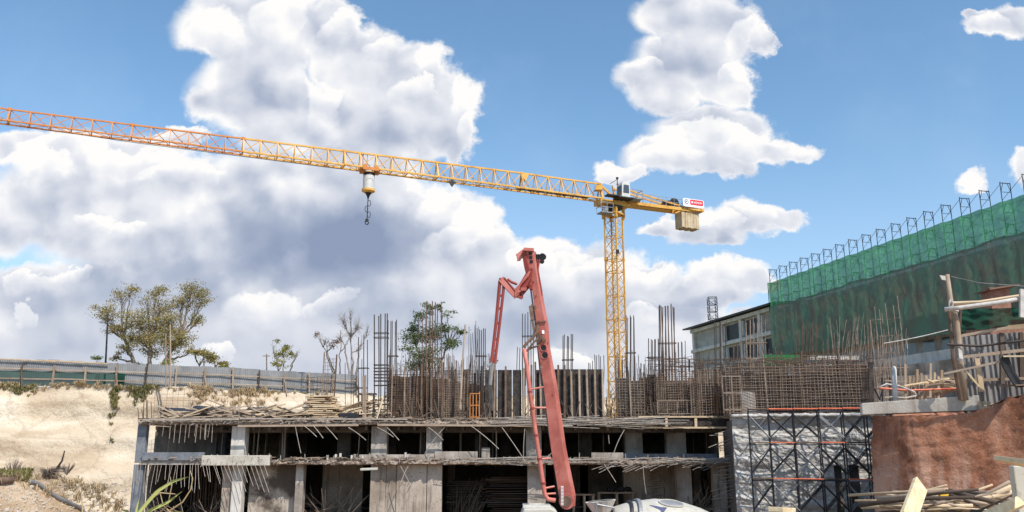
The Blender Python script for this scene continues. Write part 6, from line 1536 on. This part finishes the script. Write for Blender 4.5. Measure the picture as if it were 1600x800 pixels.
board(P(1560, 603, 28.6), P(1640, 600, 28.2), .12, .05, 'wood_g', 'level_board', 'lower rail like board near the crest of the red bank', 'board')
mb = MB()
def blk(u, v):
    px = 1562 + 26 * u ** 1.2 + 14 * v; py = 556 + 50 * u ** .8 - 2 * v
    c = P(px, py, 27.9 + .5 * v); return (c.x, c.y + .25 * math.sin(v * 3.1416), c.z)
mb.grid(blk, 14, 8); o = mb.build('black_curved_sheet', M['black'], smooth=True); sm_ = o.modifiers.new('t', 'SOLIDIFY'); sm_.thickness = .02; tag(o, 'curved black plastic sheet standing on the crest of the red bank at far right', 'sheet')
mb = MB(); mb.grid(lambda u, v: tuple(P(1500 + 150 * u + 2 * ns(v * 3, 1), (517 - 10 * u) * (1 - v) + (484 - 6 * u) * v, 38 + .25 * ns(u * 9, v * 4))), 70, 20)
tag(mb.build('shade_net', M['net_d'], smooth=True), 'dark green shade net strip above the zinc fence at the right edge', 'net')
mb = MB(); mb.bar(P(1499, 520, 38), P(1501, 484, 38), .1); mb.bar(P(1640, 510, 38), P(1640, 478, 38), .1); mb.bar(P(1500, 522, 38.05), P(1500, 640, 38.05), .14); mb.bar(P(1590, 522, 38.05), P(1590, 640, 38.05), .14); tag(mb.build('net_frame', M['wood_d']), 'dark posts holding the shade net strip at right', 'frame')
ch = thing('brick_chimney', 'short brick chimney with a flat rusty cap behind the level poles', 'chimney', P(1558, 480, 42))
mb = MB(); c = P(1557, 465, 42); mb.box(c + V(-.52,-.4,-3.5), c + V(.45,.4,.45)); mb.build('stack', M['brick'], ch)
mb = MB(); c = P(1558, 452, 42); mb.prism([c + V(-.78,-.7,-.16), c + V(.75,-.7,.08), c + V(.75,.7,.08), c + V(-.78,.7,-.16)], V(0,0,.08)); mb.build('cap', M['rustplate'], ch)
mb = MB(); mb.box(c + V(-1.2,-1.0,-9), c + V(1.6,1.2,-1.6)); mb.build('base', M['brick'], ch)
board(P(1597, 496, 28.0), P(1597, 452, 28.0), .16, .1, 'pipe_w', 'pale_post', 'pale upright post cut by the right edge above the level poles', 'post')
mb = MB(); pts = [P(1381 + 100 * k / 10, 536.5 - 21 * k / 10 + 1.5 * math.sin(k * .314), 36) for k in range(11)]; mb.tube(pts, .02, 5); mb.tube([P(1416, 530, 36), P(1418, 545, 36)], .014, 4); tag(mb.build('pale_cable', M['pipe_w']), 'thin pale line slanting up to the tall rough pole before the green net', 'line')
mb = MB(); mb.tube([P(1486, 432, 29.4), P(1530, 442, 30), P(1610, 448, 31)], .012, 4); tag(mb.build('thin_wire', M['greym']), 'thin wire from the top of the tall rough pole to the right', 'wire')
mb = MB(); mb.box(P(1195, 562, 90), P(1245, 556, 91)); mb.box(P(1196, 571, 88), P(1246, 567, 89)); tag(mb.build('green_planks', M['net']), 'small bright green sheets lying above the big mesh wall', 'sheet')
mb = MB(); a = P(1300, 556, 80); mb.box(a + V(-2.2,0,-.35), a + V(2.6,.6,.0)); mb.box(a + V(-4.5,0,-.9), a + V(2.9,.3,-.75)); tag(mb.build('white_blocks', M['conc_l']), 'pale blocks lying beneath the green net over the mesh wall', 'blocks')
for px0, px1, pt, pb in ((1290,1318,551,562),):
    pass
for i in range(7):
    t = 9.2 + i * 1.7; mb = MB(); mb.prism([G(t, .63, 13.0), G(t + 1.2, .63, 13.0), G(t + 1.2, .61, 13.0), G(t, .61, 13.0)], V(0,0,.95)); mb.build('low_window', M['black'], gb)

# ---------------------------------------------------------------- foreground timber, right
YF = 10.0
q = random.Random(77)
for i in range(70):
    px = q.uniform(1395, 1600); py = q.uniform(768, 806); L = q.uniform(60, 190); a_ = q.gauss(-.10, .22); Y = q.uniform(9.2, 12.0)
    p0_, p1_ = P(px - L/2, py - a_ * L/2, Y), P(px + L/2, py + a_ * L/2, Y + q.uniform(-.8,.8))
    mb = MB(); r_ = q.uniform(.012, .028); mb.tube([p0_, (p0_ + p1_)/2 + V(0, 0, q.uniform(-.03,.03)), p1_], r_, 6, r_ * .7)
    tag(mb.build('timber_stick', M[q.choice(('wood_g','wood','wood','wood_d'))], smooth=True), 'thin stick in the tangled heap before the red bank at bottom right', 'stick', 'sticks in the bottom right heap')
for (a, b, r_, m) in (((1395,768),(1580,792),.02,'wood_g'),((1345,792),(1520,790),.025,'wood'),((1370,782),(1470,786),.02,'wood_g'),((1420,772),(1500,792),.02,'wood_g'),((1500,798),(1580,760),.032,'wood'),((1505,792),(1578,752),.02,'wood_g'),((1470,768),(1530,790),.022,'wood_d'),((1478,766),(1560,786),.03,'wood_d'),((1360,790),(1440,796),.02,'wood'),((1445,800),(1600,765),.03,'wood')):
    mb = MB(); mb.tube([P(*a, 9.8), P(*b, 9.5)], r_, 7, r_*.8); tag(mb.build('timber_stick', M[m], smooth=True), 'longer pole lying on the tangled heap at bottom right', 'stick', 'longer poles on the bottom right heap')
board(P(1418, 812, 8.2), P(1438, 757, 8.9), .17, .045, 'wood_n', 'fresh_plank', 'clean pale plank standing aslant out of the stick heap, its end up', bev=.004, up=(.35,-1,.25))
board(P(1540, 808, 7.4), P(1594, 784, 7.6), .09, .05, 'wood_n', 'fresh_plank', 'clean pale plank lying aslant in the bottom right corner', bev=.004, up=(.2,-.7,.7))
board(P(1581, 722, 7.6), P(1640, 730, 6.8), .30, .04, 'wood_n', 'fresh_board', 'wide pale board on top of the white block at the right edge', bev=.004, up=(.1,-.6,.8))
mb = MB(); c = P(1583, 728, 7.7); mb.box(c + V(0, 0, -.9), c + V(.7, .08, 0)); tag(mb.build('white_block', M['white'], bev=.01), 'upright white block at the right edge before the red bank', 'block')
mb = MB(); mb.bar(P(1468, 771, 9.6), P(1480, 775, 9.6), .06, .06); tag(mb.build('yellow_piece', M['yellowp'], bev=.006), 'small bright yellow piece on the stick heap', 'offcut')
board(P(1212, 796, 9.0), P(1232, 797, 9.3), .16, .05, 'wood_n', 'plank_end', 'pale plank end poking up at the bottom edge below the scaffold', bev=.004)
board(P(1205, 806, 9.2), P(1228, 806, 9.4), .2, .05, 'wood_n', 'plank_end', 'lower pale plank end at the bottom edge below the scaffold', bev=.004)

# ---------------------------------------------------------------- foreground left: mound, hose, plants
def onmound(px, py):
    """point on the near mound seen at a photo pixel"""
    prev = None
    Y = 8.0
    while Y < 24:
        p = P(px, py, Y)
        if p.z <= gh(p.x, p.y) + .0: return p
        Y += .04
    return P(px, py, 20.5)
def mtube(name, label, cat, pxs, r, m, n=10, lift=1.0):
    pts = []
    for px, py in pxs:
        p = onmound(px, py); p.z = gh(p.x, p.y) + r * lift; pts.append(p)
    # smooth the line
    out = []
    for i in range(len(pts) - 1):
        for k in range(6):
            t = k / 6; p0_ = pts[max(0, i-1)]; p1_ = pts[i]; p2_ = pts[i+1]; p3_ = pts[min(len(pts)-1, i+2)]
            out.append(.5 * ((2*p1_) + (-p0_ + p2_)*t + (2*p0_ - 5*p1_ + 4*p2_ - p3_)*t*t + (-p0_ + 3*p1_ - 3*p2_ + p3_)*t*t*t))
    out.append(pts[-1]); mb = MB(); mb.tube(out, r, n); return tag(mb.build(name, M[m], smooth=True), label, cat)
mtube('grey_hose', 'long thick grey hose snaking over the dry mound at bottom left', 'hose', [(44,757),(58,762),(75,772),(92,784),(108,791),(130,793),(152,794),(176,799),(190,806)], .05, 'hose')
mtube('brown_pipe', 'upper brown pipe lying on the mound at the left edge', 'pipe', [(-20,751),(10,750),(34,750)], .06, 'rustplate')
mtube('brown_pipe', 'lower brown pipe lying on the mound at the left edge', 'pipe', [(-20,757),(0,757),(17,757)], .07, 'rustplate')
q = random.Random(51)
spots = []
for i in range(100):
    px = q.choice((q.uniform(-10, 170), q.uniform(60, 190))); py = q.uniform(744 + .28 * max(0, px - 90), 762 + .22 * px)
    spots.append(onmound(px, py))
tag(shrubs('dry_grass', None, spots, M['grass_d'], None, 12, .19, 5, 'stuff', 1.1, .008), None, None, None, 'stuff')
spots = [onmound(q.uniform(0, 45), q.uniform(742, 752)) for _ in range(70)]
tag(shrubs('green_grass', None, spots, M['grass_g'], None, 14, .22, 6, 'stuff', 1.0, .010), None, None, None, 'stuff')
mb = MB(); mb.nofix = True; bm0 = None
for i in range(520):
    p = onmound(q.uniform(-5, 200), q.uniform(755, 800)); r_ = q.uniform(.010, .045) * (1.8 if i % 40 == 0 else 1)
    mb.lathe([(-.6*r_, .02*r_), (-.3*r_, .9*r_), (.25*r_, q.uniform(.7,1.1)*r_), (.6*r_, .05*r_)], p, (q.uniform(-.4,.4), q.uniform(-.4,.4), 1), 6)
tag(mb.build('pebbles', M['stone']), kind='stuff')
# dead shrub with a charred branch
ds = thing('dead_shrub', 'dead bush with a bare black branch on the mound crest at left', 'shrub', onmound(75, 746))
c = onmound(76, 748)
mb = MB(); mb.nofix = True
k_ = c.y / 1308
mb.tube([c + V(0,0,0), P(88, 733, c.y), P(97, 720, c.y), P(101, 704, c.y)], .035, 6, .015); mb.tube([P(86, 736, c.y), P(95, 728, c.y)], .02, 5, .008); mb.build('black_branch', M['rust_d'], ds)
mb = MB(); mb.nofix = True
for i in range(230):
    a = q.uniform(0, 6.283); e = c + V(math.cos(a) * q.uniform(.1,.45), math.sin(a) * .3, q.uniform(0,.34)); mb.tube([c + V(q.uniform(-.15,.15),0,0), (c + e)/2 + V(0,0,.08), e + V(.05,0,-.05)], .006, 3, .003)
mb.build('twigs', M['bark'], ds)
for px, py, L, n_ in ((18, 745, .35, 7), (26, 744, .3, 5), (104, 742, .25, 8)):
    c = onmound(px, py); mb = MB(); mb.nofix = True
    for i in range(n_ * 4): mb.tube([c, c + V(q.uniform(-.16,.16), q.uniform(-.1,.1), L * q.uniform(.5,1.2))], .012, 4, .004)
    tag(mb.build('dry_stump_tuft', M['bark']), {18:'small dark dry tuft at the far left of the mound crest',26:'small dark dry tuft second from the left on the mound crest',104:'small dry twig tuft right of the dead bush'}[px], 'shrub', 'dry tufts on the mound')
# agave blades close to the camera
ag = thing('long_leaved_plant', 'plant with long yellow green blades rising from the bottom left edge', 'plant', P(222, 830, 6.2))
def blade(pxs, w, Yb):
    mb = MB(); mb.nofix = True; n = len(pxs) - 1; pts = []
    for i in range(41):
        t = i / 40 * n; k = min(int(t), n - 1); f = t - k
        a, b = pxs[k], pxs[k + 1]; px = a[0] + (b[0]-a[0]) * f; py = a[1] + (b[1]-a[1]) * f; pts.append(P(px, py, Yb + .25 * i / 40))
    for it in range(3): pts = [pts[0]] + [(pts[i-1] + pts[i]*2 + pts[i+1]) / 4 for i in range(1, 40)] + [pts[-1]]
    vs = []
    for i, p in enumerate(pts):
        d = (pts[min(i+1, 40)] - pts[max(i-1, 0)]).normalized(); s_ = d.cross(V(0,-1,0)).normalized(); ww_ = w * math.sin(math.pi * (.22 + .775 * i / 40)) ** .7
        vs += [p + s_ * ww_, p + V(0, .02 + ww_ * .35, -.0), p - s_ * ww_]
    fs = []
    for i in range(40): fs += [(3*i, 3*i+1, 3*i+4, 3*i+3), (3*i+1, 3*i+2, 3*i+5, 3*i+4)]
    mb.add(vs, fs); mb.build('leaf_blade', M['blade'], ag, smooth=True)
blade([(208,815),(222,795),(245,768),(270,752),(295,745)], .013, 6.0)
blade([(212,818),(235,797),(262,785),(284,768)], .011, 6.1)
blade([(212,815),(214,795),(217,780)], .012, 6.0)
blade([(226,822),(255,803),(285,799)], .012, 6.2)
blade([(205,812),(200,800),(190,796)], .010, 6.1)
# thin dead stems by the plant
mb = MB(); mb.nofix = True
for pts in ([(262,800),(285,785),(298,765),(301,748),(297,735)],[(268,802),(255,790),(250,770)],[(240,810),(262,790),(268,760),(266,745)],[(228,785),(250,770),(275,772)],[(128,806),(129,790),(127,768)],[(135,806),(143,790),(147,786)],[(165,806),(162,795),(155,792)]):
    mb.tube([P(px, py, 6.3) for px, py in pts], .006, 4, .003)
tag(mb.build('dry_weed', M['grass_d']), 'thin curved dead stems beside the long leaved plant', 'weed')
